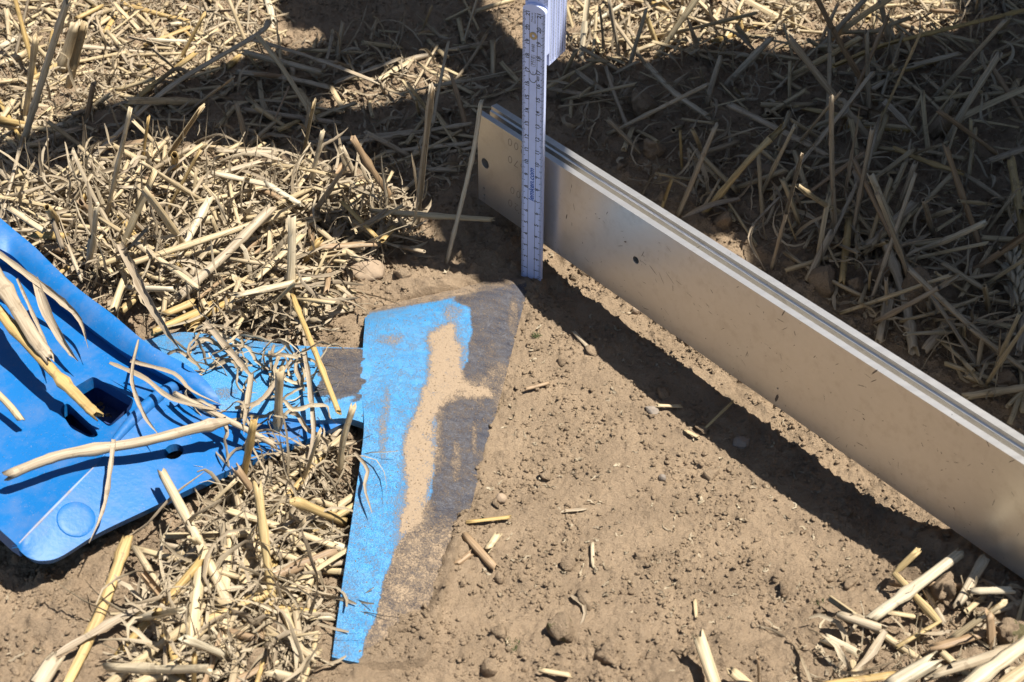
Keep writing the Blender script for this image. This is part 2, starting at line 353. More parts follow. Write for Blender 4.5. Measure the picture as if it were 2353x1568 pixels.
ground = mk_np('ground', np.stack([AX.ravel(), AY.ravel(), ZA.ravel()], 1), np.stack([ii, ii+1, ii+m_+1, ii+m_], 1), M_SOIL)
tag(ground, kind='structure')
def gh(x, y):
    i = np.clip(((np.asarray(y)-Y0)/CELL).round().astype(int), 0, NY-1); j = np.clip(((np.asarray(x)-X0)/CELL).round().astype(int), 0, NX-1)
    return gz[i, j]

# ------------------------------------------------------------------ blue cultivator share
def grid_solid(name, top, thick, mat, parent, uv=None, attr=None, down=(0, 0, -1)):
    """closed solid from a (r,c,3) grid of top points, thickness in cm"""
    top = np.asarray(top, float); r, c = top.shape[:2]
    gu = np.gradient(top, axis=0); gv = np.gradient(top, axis=1); nn = np.cross(gv, gu); nn /= np.linalg.norm(nn, axis=2, keepdims=True)+1e-9
    nn[nn[..., 2] < 0] *= -1
    bot = top-nn*thick
    v = np.vstack([top.reshape(-1, 3), bot.reshape(-1, 3)]); k = r*c
    f = []
    for i in range(r-1):
        for j in range(c-1):
            a = i*c+j; f.append((a, a+1, a+c+1, a+c)); f.append((k+a, k+a+c, k+a+c+1, k+a+1))
    for i in range(r-1):
        a = i*c; f.append((a, a+c, k+a+c, k+a)); a = i*c+c-1; f.append((a+c, a, k+a, k+a+c))
    for j in range(c-1):
        a = j; f.append((a+1, a, k+a, k+a+1)); a = (r-1)*c+j; f.append((a, a+1, k+a+1, k+a))
    o = mk(name, v, f, mat, parent)
    if attr:
        for nm, val in attr.items():
            at = o.data.attributes.new(nm, 'FLOAT', 'POINT'); at.data.foreach_set('value', np.concatenate([val, np.zeros_like(val)]).astype(np.float32))
    bm = bmesh.new(); bm.from_mesh(o.data); bmesh.ops.recalc_face_normals(bm, faces=bm.faces)
    for e in bm.edges:
        if len(e.link_faces) == 2 and e.calc_face_angle() > 0.7: e.smooth = False
    bm.to_mesh(o.data); bm.free()
    return o
def bevel(o, w, seg=2, ang=40):
    b = o.modifiers.new('bevel', 'BEVEL'); b.width = w*S; b.segments = seg; b.limit_method = 'ANGLE'; b.angle_limit = math.radians(ang)
def spline_grid(ctrl, nr, nc):
    a = np.array([catmull(ctrl[:, j], nr) for j in range(ctrl.shape[1])]).transpose(1, 0, 2)
    return np.array([catmull(a[i], nc) for i in range(nr)])
share = empty('cultivator_share', G(600, 1000)); tag(share, 'bright blue cultivator share with dusty worn wing and cast holder, lying half covered by straw', 'cultivator share')
bt = spline_grid(BL, 150, 90)
vx, vy = proj(bt.reshape(-1, 3))
def blob(cx, cy, rx, ry): return np.exp(-(((vx-cx)/rx)**2+((vy-cy)/ry)**2)**2)
wob = 9*np.sin(vy/23.0)+6*np.sin(vx/17.0+vy/31.0)+5*np.sin(vy/9.0+vx/21.0)
def soft(poly, s): d = poly_dist(vx, vy, poly); d = np.where(in_poly(vx, vy, poly), d, -d); return sstep(-s, s, d+wob*.35)
SANDP = [(988,768),(1040,738),(1062,800),(1068,865),(1120,893),(1140,915),(1060,920),(1010,935),(995,1010),(1002,1065),(985,1150),(965,1200),(930,1230),(912,1230),(925,1160),(930,1080),(924,1000),(955,935),(976,880),(984,810)]
STEELP = [(1050,600),(1042,690),(1078,716),(1088,760),(1072,825),(1058,860),(1000,940),(1000,1050),(985,1150),(945,1205),(905,1260),(888,1330),(868,1400),(840,1480),(820,1560),(1300,1600),(1300,600)]
lowf = np.sin(vx/41+vy/63.)*np.sin(vy/47.-vx/80)
sand = np.full(vx.shape, -0.34)+0.10*lowf
farb = sstep(6, -8, vy-(718-(vx-870)*0.185))
steel = np.maximum(soft(STEELP, 14), 0.75*farb*sstep(800, 870, vx))
lowf2 = np.sin(vx/23+vy/71.)*np.sin(vy/39.-vx/53)
sand = np.where(steel > .5, 0.30+0.30*lowf+.22*lowf2, sand)
sand = np.maximum(sand, np.where(steel > .5, .25+.40*sstep(1150, 1260, vy), -1))
SP_ = soft([(1050,735),(1075,800),(1090,865),(1150,890),(1130,925),(1045,935),(1025,1050),(1040,1070),(1005,1190),(960,1260),(895,1275),(920,1100),(950,930)], 42); sand = np.maximum(sand, -.3+1.0*SP_)
SP_ = soft(SANDP, 16); sand = np.maximum(sand, -.3+1.45*SP_)
sand = np.maximum(sand, -.3+1.1*farb)
for c in ((1058,985,42,75),(1122,985,22,60),(1022,1130,36,62),(1072,1108,22,55),(1130,720,42,70),(1165,800,26,60),(1175,690,30,40),(1090,840,25,40)): sand = sand-0.75*blob(*c)*(steel > .4)
for c in ((880,1000,12,80),(898,780,44,16),(890,930,9,50),(1150,860,42,32),(1180,730,14,55),(1120,880,66,26),(1048,1060,14,60),(1090,1010,8,60),(1040,720,30,25)): sand = np.maximum(sand, -.34+0.85*blob(*c))
edge = sstep(7, 2, np.abs(vx-(1192-(vy-745)*.262))); sand = np.maximum(sand, .1*edge)
BSAND = sand.copy(); BPTS = bt.reshape(-1, 3)
blade = grid_solid('sweep_blade', bt, 0.42, M_BLADE, share, attr={'sand': sand, 'steel': steel})
tag(blade, 'blue wing worn to dark steel and dusted with sand')
# stem between holder and blade
STEM = np.array([[P(*c) for c in r] for r in [
 [(300,790,2.4),(400,765,2.5),(480,768,2.5),(560,780,2.4),(640,790,2.3),(730,797,2.2),(836,800,2.15),(870,802,1.9)],
 [(300,830,3.1),(400,815,3.1),(480,815,3.0),(560,822,2.9),(640,830,2.75),(730,835,2.55),(833,845,2.32),(870,850,2.05)],
 [(300,880,3.3),(400,875,3.3),(480,875,3.2),(560,880,3.05),(640,885,2.85),(730,892,2.6),(830,895,2.29),(870,897,2.05)],
 [(300,920,3.2),(400,918,3.2),(480,916,3.1),(560,918,2.95),(640,926,2.75),(730,930,2.55),(831,940,2.29),(870,945,2.05)],
 [(300,950,2.9),(400,948,2.9),(480,946,2.85),(560,946,2.7),(640,958,2.6),(730,966,2.42),(800,962,2.28),(870,985,2.0)]]])
st_ = spline_grid(STEM, 50, 110); vx, vy = proj(st_.reshape(-1, 3))
wob = 7*np.sin(vy/11.0)+6*np.sin(vy/5.0+vx/9)+4*np.sin(vy/17.)
patch = sstep(725, 745, vx+wob*.6-np.maximum(0, (vy-870))*-.3)*sstep(842, 826, vx+wob)*sstep(795, 806, vy)*sstep(935, 905, vy+wob)
sand = -.32+0.40*patch+0.40*sstep(835, 785, vy)+0.6*blob(520, 905, 30, 16)
stem = grid_solid('share_stem', st_, 0.6, M_BLADE, share, attr={'sand': sand, 'steel': patch})
# cast holder: main face between the rib line and the crease, sloping flange below the crease
Rl = [(-120,440,4.6),(-20,525,4.5),(79,590,4.3),(178,685,4.2),(255,745,4.1),(330,805,3.9),(420,862,3.5),(480,905,3.1)]
Kl = [(-120,1120,5.1),(-20,1200,5.05),(39,1253,5.0),(130,1160,4.95),(217,1074,4.85),(290,990,4.7),(354,919,4.5),(425,895,3.7)]
def lerp_rows(a, b, n): a = np.array([P(*q) for q in a]); b = np.array([P(*q) for q in b]); return np.array([a*(1-t)+b*t for t in np.linspace(0, 1, n)])
def densify(l, k):
    a = np.array(l, float); out = []
    for i in range(len(a)-1):
        for t in range(k): out.append(a[i]+(a[i+1]-a[i])*t/k)
    out.append(a[-1]); return [tuple(q) for q in out]
mf = lerp_rows(densify(Rl, 4), densify(Kl, 4), 16)
tt = np.linspace(0, 1, 16)[:, None]; mf[..., 2] += -0.35*np.sin(math.pi*tt)+0.25*np.exp(-((tt-0.93)/.05)**2)*0
main = grid_solid('holder_body', mf, 0.9, M_BLUE, share)
Kf = [(39,1253,5.0),(57,1235,4.99),(75,1216,4.98),(130,1160,4.95),(217,1074,4.85),(290,990,4.7),(354,919,4.5),(430,905,3.4),(520,925,2.6),(620,940,2.3),(700,945,2.0),(800,945,1.75)]
Lf = [(41,1258,4.9),(50,1270,4.6),(66,1282,4.35),(95,1289,4.1),(140,1279,3.9),(225,1226,3.7),(337,1172,3.35),(442,1121,3.0),(520,1083,2.75),(632,1036,2.35),(730,1000,1.95),(800,968,1.7)]
fl = lerp_rows([tuple(q) for q in catmull(Kf, 60)], [tuple(q) for q in catmull(Lf, 60)], 12)
tt = np.linspace(0, 1, 12)[:, None]; fl[..., 2] += 0.10*np.sin(math.pi*tt)*np.clip((np.arange(fl.shape[1])/10.0), 0, 1)[None, :]
flange = grid_solid('holder_flange', fl, 0.55, M_BLUE, share)
def cut(o, polys):
    """cut prisms (list of px polygons with z range) out of a part"""
    for poly, z0, z1 in polys:
        n = len(poly); c = np.mean([p for p in poly], axis=0)
        top = [P(px, py, z0) for px, py in poly]; ctr = np.mean(top, axis=0); d = np.array([0, 0.0, 1.0])
        v = [p+d*1.5 for p in top]+[p-d*(z0-z1) for p in top]
        f = [list(range(n)), list(range(2*n-1, n-1, -1))]+[(i, n+i, n+(i+1) % n, (i+1) % n) for i in range(n)]
        k = mk('cutter', v, f, M_BLUE, smooth=False)
        bm = bmesh.new(); bm.from_mesh(k.data); bmesh.ops.recalc_face_normals(bm, faces=bm.faces); bm.to_mesh(k.data); bm.free()
        md = o.modifiers.new('cut', 'BOOLEAN'); md.operation = 'DIFFERENCE'; md.object = k; md.solver = 'EXACT'
        bpy.context.view_layer.update()
        me = bpy.data.meshes.new_from_object(o.evaluated_get(bpy.context.evaluated_depsgraph_get()))
        old = o.data; o.modifiers.clear(); o.data = me; bpy.data.objects.remove(k)
def oval(cx, cy, rx, ry, rot=0, n=20): return [(cx+rx*math.cos(t)*math.cos(rot)-ry*math.sin(t)*math.sin(rot), cy+rx*math.cos(t)*math.sin(rot)+ry*math.sin(t)*math.cos(rot)) for t in np.linspace(0, 2*math.pi, n, endpoint=False)]
def rounded(poly, r, n=4):
    out = []; m = len(poly)
    for i in range(m):
        p0, p1, p2 = (np.array(poly[(i+k-1) % m], float) for k in range(3))
        a = p1+(p0-p1)/np.linalg.norm(p0-p1)*r; b = p1+(p2-p1)/np.linalg.norm(p2-p1)*r
        for t in np.linspace(0, 1, n): out.append(tuple((1-t)**2*a+2*t*(1-t)*p1+t*t*b))
    return out
SOCK = rounded([(160,884),(210,851),(303,901),(298,930),(250,976),(196,932)], 9)
HOLE2 = rounded([(133,930),(150,912),(215,975),(226,996),(205,1000),(160,975)], 10)
HOLE3 = oval(397, 1028, 24, 14, -0.6)
cut(main, [(SOCK, 4.6, 2.0), (HOLE2, 4.7, 2.0)]); cut(flange, [(HOLE3, 3.9, 2.0)])
for o in (main, flange): bevel(o, 0.07, 3, 35)
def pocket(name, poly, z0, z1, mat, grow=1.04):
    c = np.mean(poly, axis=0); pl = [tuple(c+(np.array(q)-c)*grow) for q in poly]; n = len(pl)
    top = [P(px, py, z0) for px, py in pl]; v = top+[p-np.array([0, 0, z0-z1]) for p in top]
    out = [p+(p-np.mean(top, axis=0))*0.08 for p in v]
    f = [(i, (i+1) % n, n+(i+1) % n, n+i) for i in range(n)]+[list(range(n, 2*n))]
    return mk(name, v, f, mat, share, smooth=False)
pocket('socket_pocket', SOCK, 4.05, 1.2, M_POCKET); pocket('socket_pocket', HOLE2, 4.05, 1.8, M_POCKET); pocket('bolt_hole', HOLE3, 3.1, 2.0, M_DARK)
# the raised rib along the far side, ending in the rounded lip round the stem
Ol = [(-120,405,9.6),(-50,465,8.0),(0,501,7.0),(33,529,6.5),(79,567,6.25),(115,603,6.1),(178,662,5.9),(255,720,5.7),(329,782,5.4),(375,810,5.1),(410,828,4.85),(445,850,4.55),(478,880,4.2),(498,909,3.85),(508,932,3.4)]
Il = [(-120,500,8.6),(-50,545,7.2),(0,572,6.25),(33,592,5.8),(72,632,5.55),(108,670,5.4),(160,715,5.2),(204,751,5.1),(270,800,4.9),(325,832,4.75),(362,853,4.6),(400,873,4.4),(430,893,4.15),(452,915,3.8),(474,936,3.4)]
ol = catmull(np.array([P(*q) for q in Ol]), 70); il = catmull(np.array([P(*q) for q in Il]), 70)
rg = []
for t in np.linspace(0, 1, 9):
    q = ol*(1-t)+il*t; q[:, 2] += 0.16*math.sin(math.pi*t); rg.append(q)
rib = grid_solid('holder_rib', np.array(rg), 0.75, M_BLUE, share); bevel(rib, 0.08, 3, 35)
sk = np.array([il, il*0.5+ol*0.5]); sk = np.array([il+(ol-il)*0.12-[0, 0, .6], il+(ol-il)*0.12-[0, 0, 1.1], il+(ol-il)*0.14-[0, 0, 1.7]])
v = np.vstack([il+(ol-il)*0.25-[0, 0, .5], il+(ol-il)*0.25-[0, 0, 2.6], ol-(ol-il)*.1-[0, 0, 2.6], ol-(ol-il)*.1-[0, 0, .5]])
k = 70; f = []
for a in range(4):
    for i in range(k-1): f.append((a*k+i, a*k+i+1, ((a+1) % 4)*k+i+1, ((a+1) % 4)*k+i))
f += [(0, k, 2*k, 3*k), (k-1, 4*k-1, 3*k-1, 2*k-1)]
web = mk('rib_web', v, f, M_BLUE, share, smooth=False)
# rounded rim beside the socket, following the crease
def tube(pts, rad, sides=10):
    pts = np.asarray(pts, float); n = len(pts); t = np.gradient(pts, axis=0); t /= np.linalg.norm(t, axis=1, keepdims=True)+1e-9
    up = np.array([0, 0, 1.0]); V = []
    rad = np.broadcast_to(rad, (n,))
    a = np.cross(t[0], up); 
    if np.linalg.norm(a) < 1e-3: a = np.array([1.0, 0, 0])
    for i in range(n):
        a = a-t[i]*(a@t[i]); a /= np.linalg.norm(a)+1e-9; b = np.cross(t[i], a)
        for s in range(sides):
            w = 2*math.pi*s/sides; V.append(pts[i]+rad[i]*(a*math.cos(w)+b*math.sin(w)))
    F = []
    for i in range(n-1):
        for s in range(sides): F.append((i*sides+s, i*sides+(s+1) % sides, (i+1)*sides+(s+1) % sides, (i+1)*sides+s))
    return V, F
rim = catmull(np.array([P(*q) for q in [(228,1062,4.70),(262,1016,4.72),(300,972,4.62),(340,932,4.48),(372,905,4.2),(400,890,3.8)]]), 24)
V, F = tube(rim, np.array([.05+.36*math.sin(math.pi*min(1, i/14+0.0)*0.5) for i in range(24)]), 14); V = list(V); n0 = len(V)
F += [list(range(14))[::-1], list(range(n0-14, n0))]
mk('socket_rim', V, F, M_BLUE, share)
wl_ = catmull(np.array([P(*q) for q in [(44,1249,4.97),(75,1217,4.96),(130,1161,4.93),(180,1110,4.87),(222,1068,4.82)]]), 30)
V, F = tube(wl_, .085*np.sin(np.linspace(.25, math.pi-.2, 30))**.6, 8); mk('worn_crease', V, F, paint_mat('worn_crease_dust', (0.20, 0.27, 0.42), .7, 1.6), share)
# embossed boss on the flange
fx, fy = proj(fl.reshape(-1, 3)); kk = int(np.argmin((fx-182)**2+(fy-1190)**2)); bi, bj = divmod(kk, fl.shape[1])
nb = np.cross(fl[min(bi+1, 11), bj]-fl[bi-1, bj], fl[bi, bj+2]-fl[bi, bj-2]); nb /= np.linalg.norm(nb); nb = nb if nb[2] > 0 else -nb
bc = fl[bi, bj]; e1 = np.cross(nb, [0, 1, 0]); e1 /= np.linalg.norm(e1); e2 = np.cross(nb, e1)
V = []; F = []
for i, (r, h) in enumerate(((1.10, -.25), (1.06, .015), (1.0, .045), (.7, .06), (.3, .065))):
    for s in range(28):
        w = 2*math.pi*s/28; V.append(bc+e1*r*math.cos(w)+e2*r*math.sin(w)+nb*h)
for i in range(4):
    for s in range(28): F.append((i*28+s, i*28+(s+1) % 28, (i+1)*28+(s+1) % 28, (i+1)*28+s))
F.append(list(range(4*28, 5*28))); mk('cast_boss', V, F, M_BLUE, share)

# ------------------------------------------------------------------ aluminium straightedge
# height from the top edge of the front face
def beam_h(px, py):
    d = ray(px, py); t = ((a0[:2]-CAM[:2])@bn)/(d[:2]@bn); return (CAM+d*t)[2]-BZ
BH = 0.5*(beam_h(1600, 585)+beam_h(2200, 968)); print('beam height', BH, beam_h(1093, 265), beam_h(1600, 585), beam_h(2200, 968), bd)
BLEN = 110.0
prof = [(0, 0), (0, BH), (.46, BH), (.46, BH-.9), (.55, BH-1.5), (1.10, BH-1.5), (1.17, BH-.35), (1.30, BH-.28), (1.30, BH), (BT, BH), (BT, 0)]
def beam_pt(s, n, z): q = a0[:2]+bd*s+bn*n; return np.array([q[0], q[1], BZ+z])
se = empty('straightedge', a0); tag(se, 'long aluminium straightedge profile with slotted top laid across the hollow', 'straightedge')
n = len(prof); v = [beam_pt(0, *q) for q in prof]+[beam_pt(BLEN, *q) for q in prof]
f = [(i, (i+1) % n, n+(i+1) % n, n+i) for i in range(n)]+[list(range(n))[::-1], list(range(n, 2*n))]
bar = mk('profile_bar', v, f, M_ALU, se, smooth=False)
bm = bmesh.new(); bm.from_mesh(bar.data); bmesh.ops.recalc_face_normals(bm, faces=bm.faces); bm.to_mesh(bar.data); bm.free()
def beam_sz(px, py):
    d = ray(px, py); t = ((a0[:2]-CAM[:2])@bn)/(d[:2]@bn); q = CAM+d*t; return (q[:2]-a0[:2])@bd, q[2]-BZ
def cyl_on_beam(s, z, r, d0, d1, n=20):
    V = [beam_pt(s+r*math.cos(t), d0, z+r*math.sin(t)) for t in np.linspace(0, 2*math.pi, n, endpoint=False)]+[beam_pt(s+r*math.cos(t), d1, z+r*math.sin(t)) for t in np.linspace(0, 2*math.pi, n, endpoint=False)]
    return V, [list(range(n)), list(range(2*n-1, n-1, -1))]+[(i, n+i, n+(i+1) % n, (i+1) % n) for i in range(n)]
for px, py, r, dep in ((1115, 376, .40, 2.5), (1461, 598, .27, 1.3), (1112, 433, .10, .8), (1113, 449, .10, .8), (1113, 458, .08, .8), (1787, 893, .06, .6)):
    s, z = beam_sz(px, py); V, F = cyl_on_beam(s, z, r, -1, dep)
    k = mk('cutter', V, F, M_DARK, smooth=False); bm = bmesh.new(); bm.from_mesh(k.data); bmesh.ops.recalc_face_normals(bm, faces=bm.faces); bm.to_mesh(k.data); bm.free()
    md = bar.modifiers.new('cut', 'BOOLEAN'); md.operation = 'DIFFERENCE'; md.object = k; md.solver = 'EXACT'; bpy.context.view_layer.update()
    me = bpy.data.meshes.new_from_object(bar.evaluated_get(bpy.context.evaluated_depsgraph_get())); bar.modifiers.clear(); bar.data = me; bpy.data.objects.remove(k)
bevel(bar, 0.035, 2, 30)
# scratches and stains of their own shape
V = []; F = []
def decal(px, py, L, wd, ang):
    s, z = beam_sz(px, py); c, d = math.cos(ang), math.sin(ang); i0 = len(V)
    pts = [(-L/2, 0), (-L/4, wd/2), (L/4, wd/2*.8), (L/2, 0), (L/4, -wd/2), (-L/4, -wd/2*.7)]
    for a, b in pts: V.append(beam_pt(s+a*c-b*d, -0.004, z+a*d+b*c))
    F.append(list(range(i0, i0+6)))
for q in ((1785,915,.75,.22,1.45),(1437,556,.25,.12,.6),(1302,498,.5,.10,1.4),(2010,855,.7,.10,1.1),(1800,720,.6,.08,1.3),(1395,490,.35,.05,1.2),(1500,620,.9,.05,-.5),(1540,640,1.1,.03,-.6),(1480,605,.5,.03,-.2),(1985,963,.2,.09,-.4),(1962,966,.12,.05,-.3),(1872,820,.3,.05,1.2),(2270,1020,.5,.05,-.9),(2325,1060,.5,.05,1.0),(2200,975,.3,.05,-.5),(1520,640,1.0,.03,-.9),(1560,650,.6,.03,-.1),(1605,568,.3,.04,.9),(1695,660,.3,.04,.9)): decal(*q)
gs = np.random.default_rng(5)
for _ in range(150):
    pxs = gs.uniform(1270, 2340); pys = 372+(pxs-1260)*.636+gs.uniform(12, 190+(pxs-1260)*.06)
    decal(pxs, pys, gs.choice([.08, .12, .2, .35, .6]), gs.uniform(.015, .05), gs.normal(0, .9))
mk('scratch', V, F, plain('scratch_dark', (0.10, 0.08, 0.065), .8), se, smooth=False)

def text_mesh(body, size, shear=0.0, offset=0.0, align='CENTER', space=1.0):
    cu = bpy.data.curves.new('txt', 'FONT'); cu.body = body; cu.size = size; cu.shear = shear; cu.offset = offset; cu.align_x = align; cu.align_y = 'CENTER'; cu.space_character = space
    o = bpy.data.objects.new('txt', cu); COL.objects.link(o); bpy.context.view_layer.update()
    me = bpy.data.meshes.new_from_object(o.evaluated_get(bpy.context.evaluated_depsgraph_get()))
    v = np.array([tuple(q.co) for q in me.vertices]); f = [tuple(p.vertices) for p in me.polygons]
    bpy.data.objects.remove(o); bpy.data.curves.remove(cu); bpy.data.meshes.remove(me); return v, f
V = []; F = []
for body, px, py in (('200', 1187, 336), ('670', 1187, 376), ('400', 1192, 447), ('420', 1187, 476)):
    s, z = beam_sz(px, py); tv, tf = text_mesh(body, 1.0, 0.1, -0.012, space=1.3); i0 = len(V)
    for a, b, _ in tv: V.append(beam_pt(s-a, -0.003, z-b*.9))
    F += [tuple(i0+i for i in q) for q in tf]
mk('pencil_number', V, F, M_PENCIL, se, smooth=False)

# ------------------------------------------------------------------ folding rule
TR = math.radians(30); re_ = np.array([math.cos(TR), -math.sin(TR), 0]); rn = np.array([-math.sin(TR), -math.cos(TR), 0]); rz = np.array([0.0, 0, 1])
def rp(u, d, z): return re_*u+rn*d+rz*z         # d>0 towards the viewer
rule = empty('folding_rule', (0, 0, 0)); tag(rule, 'white folding rule standing upright on the share tip before the straightedge', 'folding rule')
def segment(z0, z1, d, top_round, mat, name, u0=-.8, u1=.8, th=.30, round_bottom=False, ang=0, piv=0):
    n = 12; pts = []
    pts += [(u0, z0), (u1, z0)] if not round_bottom else [(u1*math.cos(t), z0+.5+ -.5*math.sin(t)) for t in np.linspace(math.pi, 0, n)]
    pts += [(u1*math.cos(t), z1+.42*math.sin(t)) for t in np.linspace(0, math.pi, n)] if top_round else [(u1, z1), (u0, z1)]
    if ang:
        pts = [(a*math.cos(ang)-(b-piv)*math.sin(ang), piv+a*math.sin(ang)+(b-piv)*math.cos(ang)) for a, b in pts]
    m = len(pts); v = [rp(a, d, b) for a, b in pts]+[rp(a, d-th, b) for a, b in pts]
    f = [list(range(m)), list(range(2*m-1, m-1, -1))]+[(i, m+i, m+(i+1) % m, (i+1) % m) for i in range(m)]
    o = mk(name, v, f, mat, rule, smooth=False)
    bm = bmesh.new(); bm.from_mesh(o.data); bmesh.ops.recalc_face_normals(bm, faces=bm.faces); bm.to_mesh(o.data); bm.free(); bevel(o, .03, 2, 50); return o
segment(0.0, 21.2, 0.15, True, M_RULE, 'rule_segment')
segment(18.2, 42.0, -0.16, False, M_RULE, 'rule_segment')
STK = 7
for i in range(STK): segment(17.3, 41.0, -0.48-.315*i, False, M_RULE2 if i % 2 else M_RULE, 'rule_segment')
def quad_strip(lst, d):
    V = []; F = []
    for u0, u1, z0, z1 in lst:
        i = len(V); V += [rp(u0, d, z0), rp(u1, d, z0), rp(u1, d, z1), rp(u0, d, z1)]; F.append((i, i+1, i+2, i+3))
    return V, F
ticks = []
for mm in range(2, 212):
    z = mm*.1; L = .30 if mm % 10 == 0 else (.24 if mm % 5 == 0 else .17)
    tw_ = .016 if mm % 5 else .022; ticks.append((-.79, -.79+L, z-tw_, z+tw_)); ticks.append((.79-L, .79, z-tw_, z+tw_))
ticks += [(-.31, -.28, .1, 21.0), (.255, .285, .1, 21.0)]
V, F = quad_strip(ticks, 0.155); mk('scale_tick', V, F, M_INK, rule, smooth=False)
V, F = quad_strip([(-.79+0, -.79+(.3 if m % 10 == 0 else .2), m*.1-.012, m*.1+.012) for m in range(216, 260)]+[(.5, .79, m*.1-.012, m*.1+.012) for m in range(216, 260)], -0.155); mk('scale_tick', V, F, M_INK, rule, smooth=False)
# edge graduations on the folded stack
V = []; F = []
for i in range(STK):
    dd = -0.48-.315*i-.15
    for m in range(176, 300):
        z = m*.1; k = len(V); e = .804
        V += [rp(e, dd-.045, z-.025), rp(e, dd+.045, z-.025), rp(e, dd+.045, z+.025), rp(e, dd-.045, z+.025)]; F.append((k, k+1, k+2, k+3))
mk('edge_tick', V, F, M_INK, rule, smooth=False)
def rule_text(items, d, name, mat):
    V = []; F = []
    for body, u, z, size, sh, off in items:
        tv, tf = text_mesh(body, size, sh, off); i0 = len(V)
        for a, b, _ in tv: V.append(rp(u-b, d, z+a))       # reads upwards
        F += [tuple(i0+i for i in q) for q in tf]
    return mk(name, V, F, mat, rule, smooth=False)
nums = []
for k in range(1, 22):
    nums.append((str(k), -.41, k-.02, .40, 0, .008)); nums.append((str(k), .38, k-.02, .40, 0, .008))
rule_text(nums, 0.156, 'scale_numeral', M_INK)
rule_text([('22', -.05, 22.15, .75, 0, .006)], -0.155, 'scale_numeral', M_INK)
rule_text([('lemken.com', -.02, 8.25, .55, .25, .014)], 0.156, 'printed_lettering', M_BLUEINK)
rule_text([('0102', -.02, 18.65, .27, .1, .006), ('M18', -.02, 17.75, .34, 0, 0), ('Made in', -.12, 20.75, .20, 0, 0), ('Germany', .08, 20.75, .20, 0, 0), ('400', .38, 16.55, .24, .15, .003)], 0.156, 'printed_lettering', M_INK)
V, F = quad_strip([(-.17, -.15, 17.35, 18.15), (.13, .15, 17.35, 18.15), (-.17, .15, 17.35, 17.37), (-.17, .15, 18.13, 18.15)], 0.156)
def arc_mark(uc, zc, r, w, a0_, a1_):
    t = np.linspace(a0_, a1_, 16); i = len(V)
    for q in t: V.append(rp(uc+r*math.cos(q), 0.156, zc+r*math.sin(q))); V.append(rp(uc+(r-w)*math.cos(q), 0.156, zc+(r-w)*math.sin(q)))
    for k in range(15): F.append((i+2*k, i+2*k+1, i+2*k+3, i+2*k+2))
arc_mark(-.02, 16.42, .26, .05, math.pi, 2*math.pi); arc_mark(-.02, 16.98, .26, .05, math.pi, 2*math.pi)
V2, F2 = quad_strip([(-.03, .0, 16.74, 16.98)], 0.156); i0 = len(V); V += V2; F += [tuple(i0+i for i in q) for q in F2]
mk('conformity_mark', V, F, M_INK, rule, smooth=False)
V = []; F = []; rc = 19.5
for r, h in ((.27, .15), (.26, .19), (.20, .22), (.12, .20), (.10, .14), (.02, .13)):
    for s in range(20): w = 2*math.pi*s/20; V.append(rp(-.02+r*math.cos(w), h, rc+r*math.sin(w)))
for i in range(5):
    for s in range(20): F.append((i*20+s, i*20+(s+1) % 20, (i+1)*20+(s+1) % 20, (i+1)*20+s))
mk('rivet', V, F, M_BRASS, rule)
# ------------------------------------------------------------------ straw, leaves, stones
def rand_perp(t):
    a = np.cross(t, [0, 0, 1.0]); a = a if np.linalg.norm(a) > 1e-3 else np.array([1.0, 0, 0]); return a/np.linalg.norm(a)
def stalk_geo(path, r, rng, sides=9, nodes=True, jag=0.5):
    """hollow straw tube along path (cm); returns verts, faces, uv"""
    path = np.asarray(path, float); n = len(path)
    L = np.concatenate([[0], np.cumsum(np.linalg.norm(np.diff(path, axis=0), axis=1))])
    path = path+np.cumsum(rng.normal(0, .005, path.shape), axis=0)*min(1, L[-1]/6)
    rad = np.full(n, r)*(1+0.05*rng.standard_normal(n))
    rad *= np.linspace(1.0+.08*rng.uniform(-1, 1), 1.0+.12*rng.uniform(-1, 1), n)
    if nodes and L[-1] > 4:
        for c in np.arange(rng.uniform(1.2, 5), L[-1]-.6, rng.uniform(5, 9)):
            k = np.argmin(abs(L-c)); rad[k] *= 1.28
    t = np.gradient(path, axis=0); t /= np.linalg.norm(t, axis=1, keepdims=True)+1e-9
    a = rand_perp(t[0]); sq = rng.uniform(.45, .95); split = rng.random() < .4; sp0 = int(n*rng.uniform(.35, .8)); spn = int(rng.integers(1, 4)); ph = rng.uniform(0, 6.28)
    V = []; UV = []; sid = sides+1
    fr = []
    for i in range(n):
        a = a-t[i]*(a@t[i]); a /= np.linalg.norm(a)+1e-9; b = np.cross(t[i], a); fr.append((a.copy(), b))
    def ring(i, rr, off, u0):
        a, b = fr[i]
        for s in range(sid):
            w = 2*math.pi*s/sides+ph; V.append(path[i]+t[i]*off[s % sides]+rr*(a*math.cos(w)+b*math.sin(w)*sq)); UV.append((u0+s/sides, L[i]))
    z0 = np.zeros(sides); j0 = rng.uniform(-jag, jag, sides)*r*2.0; j1 = rng.uniform(-jag, jag, sides)*r*2.0
    ring(min(1, n-1), rad[0]*.70, z0+rng.uniform(.1, .3), 0); ring(0, rad[0]*.74, j0, 0)
    for i in range(n): ring(i, rad[i], j0 if i == 0 else (j1 if i == n-1 else z0), 0)
    ring(n-1, rad[-1]*.74, j1, 0); ring(max(0, n-2), rad[-1]*.70, z0-rng.uniform(.1, .3), 0)
    F = []; m = n+4
    for i in range(m-1):
        for s in range(sides):
            if split and i >= sp0+2 and s < spn: continue
            F.append((i*sid+s, i*sid+s+1, (i+1)*sid+s+1, (i+1)*sid+s))
    return np.array(V), F, np.array(UV)
